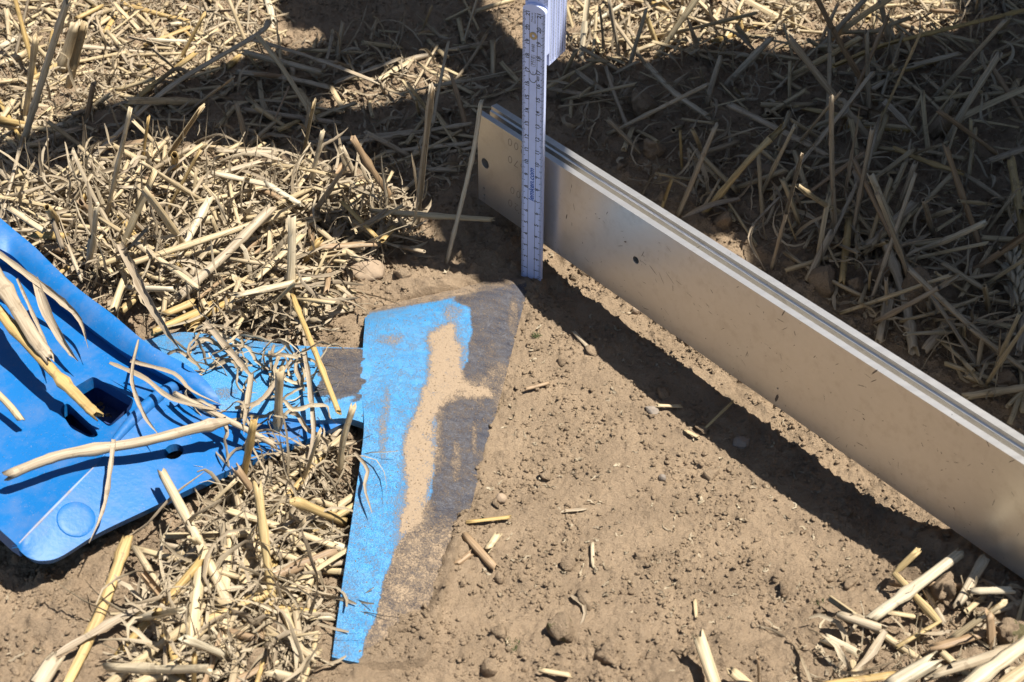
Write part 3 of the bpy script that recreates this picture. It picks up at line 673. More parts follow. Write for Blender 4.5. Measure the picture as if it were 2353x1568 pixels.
def leaf_geo(path, w, rng, fold=.35, twist=0.0):
    path = np.asarray(path, float); n = len(path)
    L = np.concatenate([[0], np.cumsum(np.linalg.norm(np.diff(path, axis=0), axis=1))])
    t = np.gradient(path, axis=0); t /= np.linalg.norm(t, axis=1, keepdims=True)+1e-9
    side = rand_perp(t[0]); V = []; UV = []; ang0 = rng.uniform(-.6, .6)
    for i in range(n):
        side = side-t[i]*(side@t[i]); side /= np.linalg.norm(side)+1e-9; nn = np.cross(side, t[i])
        a = ang0+twist*i/n+.06*rng.normal(); s2 = side*math.cos(a)+nn*math.sin(a); n2 = np.cross(s2, t[i])
        q = i/(n-1); ww = w*(.55+.6*math.sin(math.pi*min(1, .18+q*.9)))*(1+.09*rng.normal())*(1 if q < .85 else max(.25, (1-q)/.15))
        for k, (c, h) in enumerate(((-.5, fold*1.5+.06*rng.normal()), (-.2, .08*rng.normal()), (.2, .08*rng.normal()), (.5, fold*1.3+.06*rng.normal()))):
            V.append(path[i]+s2*ww*c+n2*ww*h*.6); UV.append((k/3*.6, L[i]))
    F = [(i*4+k, i*4+k+1, (i+1)*4+k+1, (i+1)*4+k) for i in range(n-1) for k in range(3)]
    return np.array(V), F, np.array(UV)
def resolve(kind, pts):
    if kind[-1] == 'S':
        b = G(pts[0][0], pts[0][1], -.25); out = [b]
        for i, q in enumerate(pts[1:]):
            d = ray(q[0], q[1]); lean = (q[2] if len(q) > 2 else 0.0)
            out.append(CAM+d*((b[1]+lean-CAM[1])/d[1]))
        return out
    if kind[-1] == 'A': return [P(*q) for q in pts]
    top = .9 if all(380 < q[1] < 720 and q[0] < 900 for q in pts) else 0.0      # on top of the heap
    return [G(q[0], q[1], q[2]+top) for q in pts]
STALK_R = []
def hero(kind, col, wpx, pts, label, name=None, kink=False, cat=None, child=None):
    rng = np.random.default_rng(abs(hash_(label)) % 2**31)
    w = resolve(kind, pts); L = sum(np.linalg.norm(np.subtract(w[i+1], w[i])) for i in range(len(w)-1))
    n = max(6, int(L/.55)); 
    if kink:
        path = np.vstack([np.array([w[i]+(w[i+1]-w[i])*t for t in np.linspace(0, 1, max(4, n//len(w)), endpoint=False)]) for i in range(len(w)-1)]+[np.array([w[-1]])])
    else: path = catmull(w, n)
    diam = 1.3*wpx/pxscale(np.mean(w, axis=0))
    leaf = kind[0] == 'l'
    if leaf:
        V, F, UV = leaf_geo(path, diam, rng, twist=rng.uniform(-1.5, 1.5)); nm = name or 'dry_leaf_blade'; o = mk(nm, V, F, M_LEAF, uv=UV)
        tag(o, label, cat or 'leaf', 'long dry leaf blades')
        return o
    V, F, UV = stalk_geo(path, diam/2, rng); nm = name or 'straw_stalk'
    if child is None: child = rng.random() < .3 and L > 6
    if not child:
        o = mk(nm, V, F, M_STRAW[col], uv=UV); tag(o, label, cat or 'straw', 'straw stalks one can pick out'); return o
    root = empty(nm, w[0]); tag(root, label, cat or 'straw', 'straw stalks one can pick out')
    mk('stalk', V, F, M_STRAW[col], root, uv=UV)
    i0 = int(n*rng.uniform(.3, .6)); b = path[min(i0, len(path)-3)]; tdir = path[min(i0, len(path)-3)+1]-b; tdir /= np.linalg.norm(tdir)+1e-9
    pr = rand_perp(tdir)*rng.choice([-1, 1]); q = [b, b+tdir*1.0+pr*(diam*.5)]
    dcur = tdir*.8+pr*.6
    for _ in range(5): dcur = dcur+rng.normal(0, .35, 3)+np.array([0, 0, -.28]); dcur /= np.linalg.norm(dcur); q.append(q[-1]+dcur*rng.uniform(.5, .9))
    V, F, UV = leaf_geo(catmull(q, 18), diam*.75, rng, fold=.5, twist=2.0); mk('leaf_sheath', V, F, M_LEAF, root, uv=UV)
    return root
def hash_(s):
    h = 5381
    for c in s: h = (h*33+ord(c)) & 0x7fffffff
    return h
HEROES = [
 # --- heap behind the blue holder
 ('S','p',13,[(234,547),(299,252)],'tall pale stalk standing upright in left half of the straw heap'),
 ('S','p',14,[(330,440),(465,248,1.0)],'stout leaning stalk with frayed top above the middle of the heap'),
 ('S','y',9,[(318,430),(341,271)],'split yellowish stalk beside the tall pale upright stalk'),
 ('S','y',13,[(360,528),(400,455),(460,346,.5)],'golden yellow stalk leaning right in the middle of the heap'),
 ('S','p',12,[(680,440),(722,231)],'bright white stalk standing alone against the dark shade'),
 ('S','p',10,[(701,470),(741,304)],'thinner upright stalk just right of the bright white one'),
 ('lS','g',18,[(692,540),(750,455),(806,369,.5)],'broad grey leaf blade slanting up at the right of the heap'),
 ('S','g',11,[(963,533),(961,486),(993,196)],'tall slim stalk standing between the heap and the straightedge end'),
 ('S','p',14,[(1026,603),(1060,470),(1089,346),(1105,235,.4)],'long upright stalk touching the left end of the straightedge'),
 ('L','p',11,[(855,484,2.2),(1000,496,2.3),(1132,505,2.3)],'straight pale stalk lying level and pointing at the straightedge end'),
 ('L','g',12,[(201,374,1.0),(383,206,2.4),(589,79,4.4),(617,47,4.6)],'long shaded stalk rising diagonally across the upper left'),
 ('L','y',12,[(285,250,.8),(360,190,1.4),(449,122,2.2)],'sunlit yellow stalk lying below the long diagonal one'),
 ('A','p',9,[(589,79,7.0),(630,130,6.2),(668,187,5.2),(725,280,3.6)],'broken stalk end hanging down from the long diagonal stalk'),
 ('A','b',4,[(664,200,5.2),(631,275,3.8)],'thin brown twig hanging beside the broken stalk end'),
 ('S','p',14,[(51,337),(98,178),(154,0)],'very long stalk standing at the far left edge'),
 ('S','p',11,[(56,290),(84,84)],'upright stalk left of the very long one at the far left'),
 ('S','p',20,[(140,174),(173,54)],'wide flattened stalk standing behind the far left stalks'),
 ('S','p',15,[(154,215),(194,54)],'pale stalk leaning beside the wide flattened stalk'),
 ('S','b',12,[(196,290),(215,192)],'short dark stub in the shade behind the heap'),
 ('L','p',11,[(486,397,2.6),(631,428,2.2)],'rounded pale straw lying level on top of the heap'),
 ('L','p',15,[(397,610,1.2),(482,453,2.8)],'pale stalk slanting up in the centre of the heap'),
 ('L','g',17,[(411,683,1.4),(505,598,2.2),(626,477,3.2)],'wide weathered stalk slanting right in the lower heap'),
 ('L','p',11,[(299,547,2.5),(380,606,2.2),(458,664,1.8)],'whitish yellow stalk sloping down right in the lower heap'),
 ('L','p',13,[(280,612,2.2),(420,568,2.5),(556,524,2.6),(650,492,2.3)],'long pale stalk lying across the middle of the heap'),
 ('S','y',13,[(673,640),(734,552)],'short golden stub with torn tip near the dusty stone'),
 ('L','p',13,[(538,680,1.9),(718,640,1.9)],'pale straw lying flat left of the dusty stone'),
 ('L','b',14,[(725,568,1.7),(860,561,1.5)],'brownish stalk with hollow end facing the straightedge'),
 ('L','y',9,[(785,463,2.4),(865,545,1.7)],'thin yellow straw sloping down toward the bare soil'),
 ('L','p',11,[(19,477,2.6),(103,533,2.2)],'pinkish stalk near the left edge above the blue rib'),
 ('S','y',11,[(168,547),(196,449)],'short yellow stub leaning at the left of the heap'),
 ('lS','g',15,[(224,630),(215,500),(201,416)],'upright grey leaf sheath at the left of the heap'),
 ('S','g',9,[(238,449),(206,369)],'short weathered stub leaning left behind the heap'),
 ('S','g',16,[(453,710),(449,622)],'stubby greenish grey stub standing low in the heap'),
 ('lL','g',15,[(276,560,3.0),(346,697,3.4),(418,810,4.2)],'long grey leaf running down onto the blue stem'),
 ('L','g',13,[(327,350,1.5),(388,322,2.0)],'hollow short straw lying in the shade behind the heap'),
 ('L','g',12,[(495,346,1.8),(640,351,1.8)],'level straw half sunlit at the back of the heap'),
 ('S','g',12,[(835,445),(787,340)],'shaded stub leaning left above the mossy stone'),
 ('lS','g',9,[(960,470),(945,352)],'greyish green leaf standing beside the slim upright stalk'),
 ('L','p',12,[(590,640,1.8),(700,535,2.4)],'stalk half buried between stone and heap centre'),
 ('S','p',11,[(520,590),(486,500)],'pale stub tilting left in the heap centre'),
 ('L','p',10,[(610,420,2.4),(690,470,2.0)],'short pale straw below the bright white upright stalk'),
 ('S','p',12,[(560,500),(580,420)],'cut stub standing right of the golden leaning stalk'),
 # --- shaded bundle behind the heap
 ('L','g',10,[(575,89,2.6),(720,135,2.4),(869,192,1.6)],'long straight straw topmost in the shaded bundle'),
 ('L','g',11,[(561,121,2.0),(739,168,1.6)],'second straw of the shaded bundle under the topmost'),
 ('L','g',12,[(545,165,1.4),(660,180,1.2),(760,202,.9)],'third straw of the shaded bundle near the lit soil patch'),
 ('L','g',10,[(561,252,.8),(785,285,.6)],'dark straw lying level below the lit soil patch'),
 ('L','g',10,[(770,190,.8),(920,135,1.0)],'shaded straw right of the bundle crossing toward the rule'),
 ('L','y',9,[(735,255,.5),(640,300,.8)],'yellowish shaded straw sloping under the lit soil patch'),
 ('L','g',10,[(800,330,.8),(1085,285,.9)],'dark straw lying level left of the straightedge end'),
 ('L','g',10,[(700,330,.6),(960,300,.6)],'dark straw lying parallel behind the slim stalk'),
 ('L','g',9,[(880,350,.7),(1080,330,.7)],'short dark straw near the base of the long upright stalk'),
 ('L','p',10,[(860,190,.6),(945,140,.5)],'pale straw at the edge of the lit soil patch'),
 ('L','p',11,[(760,200,1.0),(792,255,.6)],'short sunlit straw leaning on the lit soil patch'),
 ('L','y',10,[(276,9,.6),(435,51,.6)],'yellow straw lying level at the top left'),
 ('L','y',9,[(178,42,.7),(234,14,.8)],'short yellow straw near the top left corner stalks'),
 ('L','p',9,[(224,60,.6),(262,33,.6)],'small pale straw beside the short yellow one'),
 ('S','y',9,[(402,159),(470,33,.5)],'leaning golden straw behind the long diagonal stalk'),
 ('S','g',10,[(552,58),(580,8)],'dark stub leaning right at the top behind the diagonal stalk'),
 ('L','p',17,[(0,152,.6),(55,122,.8)],'broad whitish husk at the left picture edge'),
 ('L','p',13,[(0,108,.5),(66,72,.6)],'pale straw above the broad whitish husk'),
 ('L','p',11,[(0,278,.7),(30,232,1.4)],'leaning straw at the left edge below the broad husk'),
 ('L','p',9,[(30,15,.4),(170,28,.5)],'straw lying level in the top left corner'),
 ('L','y',8,[(330,105,.5),(440,62,.5)],'thin yellow straw on the bare ground at upper left'),
 # --- on and before the blue holder
 ('A','y',21,[(-30,685,7.6),(109,840,6.6),(195,930,5.9),(224,957,5.6)],'thick golden stalk resting across the blue holder into its socket'),
 ('A','g',26,[(-30,600,8.6),(34,703,8.0),(80,780,7.4),(112,820,7.0)],'wide tan leaf sheath above the thick golden stalk'),
 ('A','g',19,[(17,1093,6.2),(90,1063,6.3),(161,1041,6.2),(321,1015,5.7),(440,985,5.2),(517,967,4.9)],'thick rooted stalk lying across the blue holder'),
 ('S','p',16,[(636,1034),(643,852)],'pale stalk standing in front of the blue stem'),
 ('S','y',19,[(549,1142),(565,1060),(582,965)],'golden brown stalk standing at the flange edge of the holder'),
 ('L','p',17,[(373,1088,3.4),(454,1242,2.2),(527,1399,1.0)],'jointed pale stalk sloping from the flange down to the soil'),
 ('L','p',23,[(472,1271,2.2),(450,1377,1.6),(443,1498,.9)],'stout split stalk with dark joint at lower left'),
 ('L','p',20,[(524,1216,1.4),(515,1360,1.2),(505,1513,.8)],'broad upright straw behind the stout split stalk'),
 ('L','y',22,[(293,1234,1.5),(234,1399,.9),(146,1585,.5)],'wide yellowish stalk lying on bare soil at lower left'),
 ('lL','p',15,[(128,1509,.9),(280,1420,1.2),(439,1330,1.4)],'long thin blade crossing the wide yellowish stalk'),
 ('L','p',12,[(520,1172,1.6),(640,1210,1.4),(773,1256,1.0)],'straight pale straw pointing at the wing edge'),
 ('L','p',14,[(564,1253,1.4),(640,1270,1.2),(707,1297,1.0)],'slightly curved straw with hollow left end'),
 ('L','p',24,[(586,1227,1.0),(542,1421,.5)],'broken weathered stalk with splintered lower end'),
 ('L','y',17,[(377,1458,.9),(403,1513,1.0),(424,1590,1.0)],'bent greenish straw at the bottom left'),
 ('S','y',14,[(445,1600),(446,1505)],'pale green stub at the bottom edge below the stout split stalk'),
 ('L','p',24,[(421,1520,1.6),(304,1580,1.4)],'thick straw lying across the bottom left edge'),
 ('L','g',32,[(128,1510,1.6),(77,1590,1.2)],'wide hollow stub at the bottom left corner'),
 ('L','y',8,[(615,1480,1.2),(586,1585,.9)],'thin bright yellow straw near the bottom'),
 ('S','p',17,[(776,1105),(790,1010),(812,935,.4)],'frayed stalk standing right at the inner corner of the wing'),
 ('S','p',13,[(690,1130),(712,1060),(735,990)],'leaning straw left of the frayed stalk by the wing'),
 ('A','y',10,[(672,680,3.6),(700,750,4.2),(729,823,4.4),(778,949,3.6)],'slim golden straw leaning over the worn stem patch'),
 ('A','g',12,[(400,905,5.0),(480,945,4.8),(560,985,4.2),(635,1025,3.6)],'weathered straw crossing the lower edge of the blue stem'),
 ('L','y',10,[(560,1290,.9),(600,1200,1.4)],'short yellow straw beside the broken weathered stalk'),
 ('L','b',15,[(610,1530,1.0),(530,1570,.8)],'reddish brown straw at the bottom near the wing'),
 ('L','p',13,[(430,1420,.4),(400,1560,.4)],'pale straw under the stout split stalk'),
 ('A','p',12,[(-20,890,6.2),(20,930,5.8),(48,965,5.4)],'frayed straw tip at the left edge over the blue holder'),
 ('lA','g',11,[(-15,575,8.0),(60,630,7.2),(140,690,6.6),(185,735,6.2),(203,800,5.6)],'curling grey leaf draped over the blue rib'),
 ('lA','g',15,[(80,640,7.0),(110,720,6.4),(150,790,5.8),(180,830,5.5)],'hanging grey leaf with torn square end over the socket'),
 ('lA','g',6,[(40,640,7.4),(75,720,6.6),(105,790,6.0),(118,840,5.8)],'narrow brown leaf between sheath and torn leaf'),
 ('lA','g',9,[(262,1010,6.2),(255,1080,5.6),(240,1170,5.0),(205,1248,4.4)],'dark leaf strip hanging down over the flange boss'),
 ('lA','p',8,[(320,780,5.8),(305,870,6.0),(330,950,5.8),(365,1000,5.6)],'pale leaf loop beside the socket opening'),
 ('lA','p',7,[(300,830,5.8),(400,860,5.6),(440,900,5.2),(530,940,4.6)],'pale leaf strip running along the rounded lip'),
 ('lA','p',9,[(250,835,5.8),(330,870,5.6),(400,920,5.4),(520,945,5.0)],'twisted leaf over the rounded lip of the holder'),
 ('lA','g',10,[(470,740,4.0),(540,820,4.2),(590,880,4.0)],'torn grey leaf bridging the blue stem'),
 ('lA','g',12,[(580,860,4.4),(570,940,4.4),(560,985,4.2)],'pointed leaf above the golden brown stalk'),
 ('lA','g',10,[(700,800,4.0),(715,900,4.0),(722,1000,3.2),(700,1090,2.0)],'grey leaf hanging over the lower stem edge'),
 ('lA','p',7,[(540,940,4.4),(600,920,4.6),(650,850,4.4),(690,800,4.0)],'thin arched leaf crossing the pale stalk before the stem'),
 ('lL','g',10,[(290,1240,1.2),(340,1205,1.8),(400,1140,2.6),(470,1085,2.8)],'thin leaf curling up beside the flange edge'),
 ('lA','b',6,[(815,1040,2.6),(845,1080,3.0),(838,1120,2.8),(855,1180,2.4)],'thin curled leaf lying on the blue wing'),
 # --- shaded stubble beyond the straightedge
 ('S','g',14,[(2015,340),(1915,219),(1813,87)],'long stalk leaning left in the shaded stubble'),
 ('L','g',13,[(1675,240,3.4),(1790,298,2.8),(1900,357,2.0)],'straw sloping right in the middle of the shaded stubble'),
 ('S','g',14,[(1920,560),(1910,357),(1910,219)],'upright stalk with joint in the centre of the shaded stubble'),
 ('lS','g',15,[(1930,480),(1976,245)],'flat leaf leaning right of the jointed upright stalk'),
 ('S','g',14,[(1956,560),(2007,291)],'upright stalk leaning right of the flat leaf in shade'),
 ('S','g',10,[(1772,620),(1844,352)],'slim stalk leaning right behind the lit soil spot'),
 ('S','y',13,[(1614,495),(1720,370),(1800,291,1.0)],'yellow brown stalk leaning right close to the straightedge'),
 ('S','g',14,[(1558,495),(1645,286,.5)],'stalk pair leaning right near the straightedge left half'),
 ('S','y',11,[(1517,490),(1543,413)],'short yellow stub just behind the straightedge'),
 ('S','y',7,[(1568,400),(1563,301)],'thin yellow stub in the shaded stubble at left'),
 ('L','g',12,[(1486,148,2.6),(1550,215,2.0),(1629,270,1.6)],'bent straw sloping right behind the folding rule'),
 ('S','g',13,[(1660,205),(1772,87,.6)],'stalk leaning right at the border of shade and light'),
 ('S','g',12,[(1869,125),(1986,0,.6)],'long stalk leaning right into the sunlit strip'),
 ('S','g',11,[(1874,120),(1925,10)],'shorter stalk beside the one leaning into the strip'),
 ('L','y',9,[(2380,18,3.0),(2058,97,3.0),(1915,153,2.6)],'very long straw spanning the upper right corner'),
 ('L','g',12,[(2206,122,2.2),(2068,158,2.0)],'straw with pale hollow end at the upper right'),
 ('L','g',10,[(2068,165,1.8),(1990,215,1.0)],'straw continuing left below the hollow end'),
 ('S','g',14,[(2170,340),(2216,250),(2293,128,.6)],'stalk with pale ring leaning far right in shade'),
 ('S','g',12,[(2058,160),(2022,0)],'stalk leaning left before the sunlit strip at upper right'),
 ('S','g',12,[(1997,280),(1992,71)],'straight upright stalk bent over at its top'),
 ('S','g',9,[(1425,142),(1400,0)],'slim stalk leaning left right of the folding rule'),
 ('S','g',11,[(1441,170),(1486,20)],'stalk leaning right beside the slim one by the rule'),
 ('S','y',10,[(1512,110),(1481,25)],'yellow stub leaning left at the top middle'),
 ('lS','y',13,[(1609,150),(1578,41)],'yellow leaf sheath standing at the top middle'),
 ('L','g',12,[(1328,168,1.6),(1400,219,.8)],'pale straw lying just right of the folding rule'),
 ('L','g',12,[(1262,204,.8),(1354,219,.7)],'straw peeking from behind the folding rule'),
 ('S','g',12,[(2145,305),(2190,232)],'short stub with ragged top at right'),
 ('lL','g',14,[(2027,235,3.6),(2119,327,2.4)],'folded leaf sloping right in the shaded stubble'),
 ('L','y',12,[(2058,342,2.2),(2130,372,2.0),(2211,398,1.6)],'straw with pale joint lying at right in shade'),
 ('L','g',14,[(2380,332,1.6),(2267,372,1.2)],'greenish straw entering from the right edge'),
 ('L','y',16,[(2323,367,3.0),(2345,500,2.0),(2368,650,1.2)],'long yellowish stalk near the right edge above the ear'),
 ('S','g',11,[(2053,505),(2104,372)],'leaning stub behind the dark clods at right'),
 ('L','g',17,[(2104,464,2.0),(1992,571,.8)],'split weathered straw sloping left above the dark clods'),
 ('L','g',17,[(2032,551,1.6),(2078,684,1.0),(2099,810,.5)],'curved thick stalk arching down to the straightedge'),
 ('L','p',8,[(2277,570,1.6),(2206,684,.8)],'slim pale straw left of the wheat ear'),
 ('L','g',17,[(2048,663,1.2),(2022,785,.8)],'broad grey husk standing near the straightedge'),
 ('L','g',16,[(2211,704,1.0),(2124,805,.6)],'frayed straw lying below the yellow husk'),
 ('lL','y',18,[(2155,714,1.0),(2230,740,1.2),(2303,755,1.0)],'yellow brown curled husk lying at right in shade'),
 ('lL','p',8,[(1793,454,2.2),(1726,536,1.2),(1757,620,.4)],'thin pale leaf beside the lit soil spot'),
 ('L','g',7,[(1976,408,3.0),(1879,612,.4)],'very thin straw slanting across the upright stalks'),
 ('lL','p',12,[(1701,459,1.6),(1630,475,1.4),(1568,500,1.0)],'pale leaf lying against the straightedge back'),
 ('L','g',6,[(2058,577,1.6),(2160,689,.6)],'thin bent stem above the large dark clod'),
 ('L','p',15,[(2375,888,1.0),(2215,912,.8)],'straw pointing left behind the straightedge at far right'),
 ('L','g',17,[(2365,700,1.0),(2338,810,.8)],'thick straw at the right edge below the ear'),
 # --- bottom right
 ('L','p',20,[(2202,1275,1.6),(2100,1350,1.4),(1998,1424,1.0)],'pale straight straw pointing under the straightedge at lower right'),
 ('L','y',13,[(2110,1265,2.6),(2055,1318,1.4),(2157,1430,.8),(2060,1485,.7)],'zigzag bent yellow straw at lower right'),
 ('L','g',20,[(2267,1275,1.4),(2202,1391,.8)],'dark stalk standing under the straightedge at lower right'),
 ('L','g',16,[(1924,1411,1.6),(2027,1446,1.2)],'short weathered straw left of the zigzag straw'),
 ('lL','g',13,[(2034,1450,1.2),(1995,1505,.8),(1943,1553,.5)],'grey leaf curving down at lower right'),
 ('L','p',22,[(1606,1462,1.8),(1650,1590,.6)],'cut stub rising from the bottom edge right of centre'),
 ('S','b',10,[(1744,1600),(1742,1514)],'thin dark stub at the bottom edge'),
 ('L','p',20,[(1678,1540,1.0),(1740,1590,.6)],'short pale stub lying at the bottom edge'),
 ('L','p',26,[(2370,1470,2.4),(2300,1520,2.2),(2205,1590,1.8)],'jointed thick stalk in the bottom right corner, upper of two'),
 ('L','p',26,[(2370,1528,2.0),(2290,1590,1.6)],'thick stalk in the bottom right corner, lower of two'),
 ('L','g',20,[(2303,1502,1.8),(2131,1553,1.2)],'stalk lying left of the two corner stalks'),
 ('L','p',32,[(2147,1518,1.8),(2040,1580,1.2)],'broad splintered stalk end near the bottom right'),
 ('L','y',14,[(1880,1575,.8),(2053,1550,.9)],'yellow straw lying along the bottom edge'),
 ('L','p',14,[(2235,1359,1.2),(2329,1356,1.4)],'short husk lying under the straightedge far right'),
 ('L','b',16,[(2280,1450,.7),(2140,1490,.7)],'brown shaded stalk beneath the corner stalks'),
 # --- bare hollow
 ('L','b',15,[(1070,1231,.35),(1135,1304,.25)],'brown broken husk lying by the wing edge'),
 ('L','b',12,[(1048,1297,.25),(1084,1271,.25)],'small reddish husk beside the brown broken one'),
 ('L','p',13,[(1120,1262,.3),(1144,1228,.4)],'splintered pale straw chip beside the brown husk'),
 ('L','y',8,[(1073,1200,.3),(1172,1189,.3)],'flat yellow straw strip touching the wing edge'),
 ('lL','y',7,[(1289,1179,.1),(1351,1170,.1)],'thin yellow strip lying in the middle of the hollow'),
 ('L','p',8,[(1361,1249,.2),(1362,1300,.15)],'short upright looking chip in the hollow'),
 ('L','p',9,[(1508,932,.35),(1566,934,.35)],'white straw chip at the shadow edge in the hollow'),
 ('L','y',5,[(1685,922,.9),(1620,985,.3)],'thin green straw crossing the straightedge shadow'),
 ('L','b',8,[(1205,895,.4),(1262,880,.3)],'frayed brown scrap right of the wing'),
 ('L','g',8,[(1318,762,.25),(1352,798,.25)],'small chip in the straightedge shadow near the rule'),
 ('L','p',8,[(1575,990,.3),(1605,1005,.2)],'little husk at the lower edge of the long shadow'),
 ('L','p',10,[(1242,1540,.5),(1312,1552,.4)],'pale flat straw below the mossy clod'),
 ('L','p',7,[(1597,1378,.2),(1600,1420,.15)],'slim chip standing in the lower hollow'),
 ('lL','p',8,[(1310,1370,.2),(1345,1400,.2),(1330,1460,.2)],'small white leaf curl above the mossy clod'),
]
for h_ in HEROES:
    kind, col, wpx, pts, label = h_
    hero(kind, col, wpx, pts, label, kink='zigzag' in label or 'bent over' in label)

# stones and clods: (px, py, radius px, flat, material, label, name)
def lump(px, py, rx, ry, h, mat, label, name, cat, seed, sub=4, rug=.18, group=None, lift=.35):
    bm = bmesh.new(); bmesh.ops.create_icosphere(bm, subdivisions=sub, radius=1)
    v = np.array([tuple(q.co) for q in bm.verts]); f = [tuple(q.index for q in p.verts) for p in bm.faces]; bm.free()
    g = np.random.default_rng(seed); d = np.zeros(len(v))
    for k in range(26):
        w = g.normal(0, 1, 3)*g.choice([1.2, 2.5, 5, 9, 14]); d += np.sin(v@w+g.uniform(0, 6.28))/(1+np.linalg.norm(w)**.75)*1.0
    v = v*(1+rug*d[:, None])
    if rug > .15:
        for _ in range(9):
            nn_ = g.normal(0, 1, 3); nn_ /= np.linalg.norm(nn_); dd_ = v@nn_; v = v-np.maximum(0, dd_-g.uniform(.55, .95))[:, None]*nn_*.85
    c = G(px, py, 0); s = pxscale(c); a = g.uniform(0, 6.28) if rx == ry else 0.15
    q = v*np.array([rx/s, ry/s*1.25, h]); q[:, :2] = q[:, :2]@np.array([[math.cos(a), -math.sin(a)], [math.sin(a), math.cos(a)]])
    gz_ = float(gh(c[0], c[1])); q = q+np.array([c[0], c[1], max(gz_, float(HS(c[0], c[1]))-.3)+h*lift])
    o = mk(name, q, f, mat); tag(o, label, cat, group); return o
lump(832,622,54,34,.95,M_STONE,'flat tan stone lying in the sun behind the wing','stone','stone',1,rug=.10)
lump(813,425,32,30,1.0,M_MOSSY,'dark mossy stone half in shade above the heap','stone','stone',2,rug=.12)
lump(1290,1458,34,26,.85,M_MOSSY,'large mossy clod casting a shadow at the bottom of the hollow','soil_clod','clod',3,rug=.22,lift=.62)
lump(1152,1150,13,10,.30,M_STONE,'small smooth pebble on the soil right of the wing','pebble','pebble',4,rug=.06)
lump(1702,1016,20,17,.28,M_GREY,'grey pebble lying in the long straightedge shadow','pebble','pebble',5,rug=.16)
lump(1497,943,18,12,.28,M_GREY,'dark round pebble at the lower edge of the long shadow','pebble','pebble',6,rug=.16)
lump(1306,1302,19,16,.5,M_CRUMB,'round clod in the middle of the lower hollow','soil_clod','clod',7)
lump(1148,1332,11,10,.35,M_CRUMB,'small dusty pebble below the brown husk','pebble','pebble',8,rug=.08)
lump(1462,712,13,9,.35,M_STONE,'flat pale pebble at the foot of the straightedge','pebble','pebble',9,rug=.08)
lump(1522,1100,9,7,.25,M_GREY,'tiny grey pebble in the centre of the hollow','pebble','pebble',10,rug=.06)
lump(2165,1372,32,34,1.2,M_CRUMB,'crumbly clod among the straws at lower right','soil_clod','clod',11,rug=.25)
lump(2325,1462,46,34,1.0,M_MOSSY,'big clod at the right edge near the corner stalks','soil_clod','clod',12,rug=.2)
lump(1395,1500,26,20,.7,M_CRUMB,'clod just right of the large mossy clod','soil_clod','clod',13,rug=.22)
lump(1125,1545,24,18,.6,M_CRUMB,'clod at the bottom edge under the wing','soil_clod','clod',14,rug=.22)
lump(650,1470,34,28,1.0,M_CRUMB,'clod beside the bottom of the wing left edge','soil_clod','clod',15,rug=.25)
lump(690,1330,30,24,.8,M_CRUMB,'clod between the straws left of the wing','soil_clod','clod',16,rug=.25)
lump(600,1545,30,24,.9,M_CRUMB,'clod at the bottom edge left of the wing','soil_clod','clod',17,rug=.25)
lump(805,1005,12,13,.4,M_CRUMB,'small clod in the inner corner of the wing','soil_clod','clod',18,rug=.2)
lump(925,640,20,14,.5,M_CRUMB,'clod right of the flat tan stone','soil_clod','clod',19,rug=.22)
for i, (px, py, r, lb) in enumerate(((1476,255,36,'dark clod behind the folding rule at the upper left of the shade'),(1502,362,28,'dark clod close behind the straightedge near the rule'),(1762,428,32,'shaded clod left of the jointed upright stalk'),
  (1890,658,34,'dark clod leftmost of three beside the straightedge'),(1966,672,26,'small dark clod in the middle of three beside the straightedge'),(2032,640,32,'dark clod rightmost of three beside the straightedge'),
  (2104,702,46,'largest dark clod in the shade beside the curved thick stalk'),(1660,520,24,'sunlit clod on the lit spot behind the straightedge'),(2150,300,34,'dark clod far back in the shaded stubble'),(2240,800,30,'dark clod below the frayed straw at right'),(2310,880,26,'dark clod near the right edge behind the straightedge'))):
    lump(px, py, r, r*.8, r/26., M_CRUMB, lb, 'soil_clod', 'clod', 40+i, rug=.22)

# wheat ear
ear = empty('wheat_ear', G(2340, 700, .6)); tag(ear, 'plump grey wheat ear lying in shade at the right edge', 'wheat ear')
e0, e1 = G(2340, 705, .9), G(2322, 580, 1.8); ax = (e1-e0); EL = np.linalg.norm(ax); ax /= EL; sx = rand_perp(ax); sy = np.cross(ax, sx)
V, F = tube(np.array([e0-ax*1.0, e0, e1]), .10, 7); mk('rachis', V, F, M_SEED, ear)
base_v = []; base_f = []
for i, (t, r) in enumerate(((0, .02), (.15, .6), (.4, 1.0), (.7, .75), (.9, .3), (1.0, .03))):
    for s in range(7): w = 2*math.pi*s/7; base_v.append((math.cos(w)*r, math.sin(w)*r*.7, t))
for i in range(5):
    for s in range(7): base_f.append((i*7+s, i*7+(s+1) % 7, (i+1)*7+(s+1) % 7, (i+1)*7+s))
base_v = np.array(base_v)
for i in range(11):
    for sd in range(3):
        dr = (sx*math.cos(sd*2.1+i*1.57)+sy*math.sin(sd*2.1+i*1.57)); c = e0+ax*EL*(i/11)+dr*.22
        dz = ax*.85+dr*.5; dz /= np.linalg.norm(dz); dx = np.cross(dz, sx); dx /= np.linalg.norm(dx); dy = np.cross(dz, dx)
        k = .27*(1-.35*abs(i/11-.4)); mk('spikelet', c+base_v[:, :1]*dx*k+base_v[:, 1:2]*dy*k+base_v[:, 2:3]*dz*1.05, base_f, M_SEED, ear)

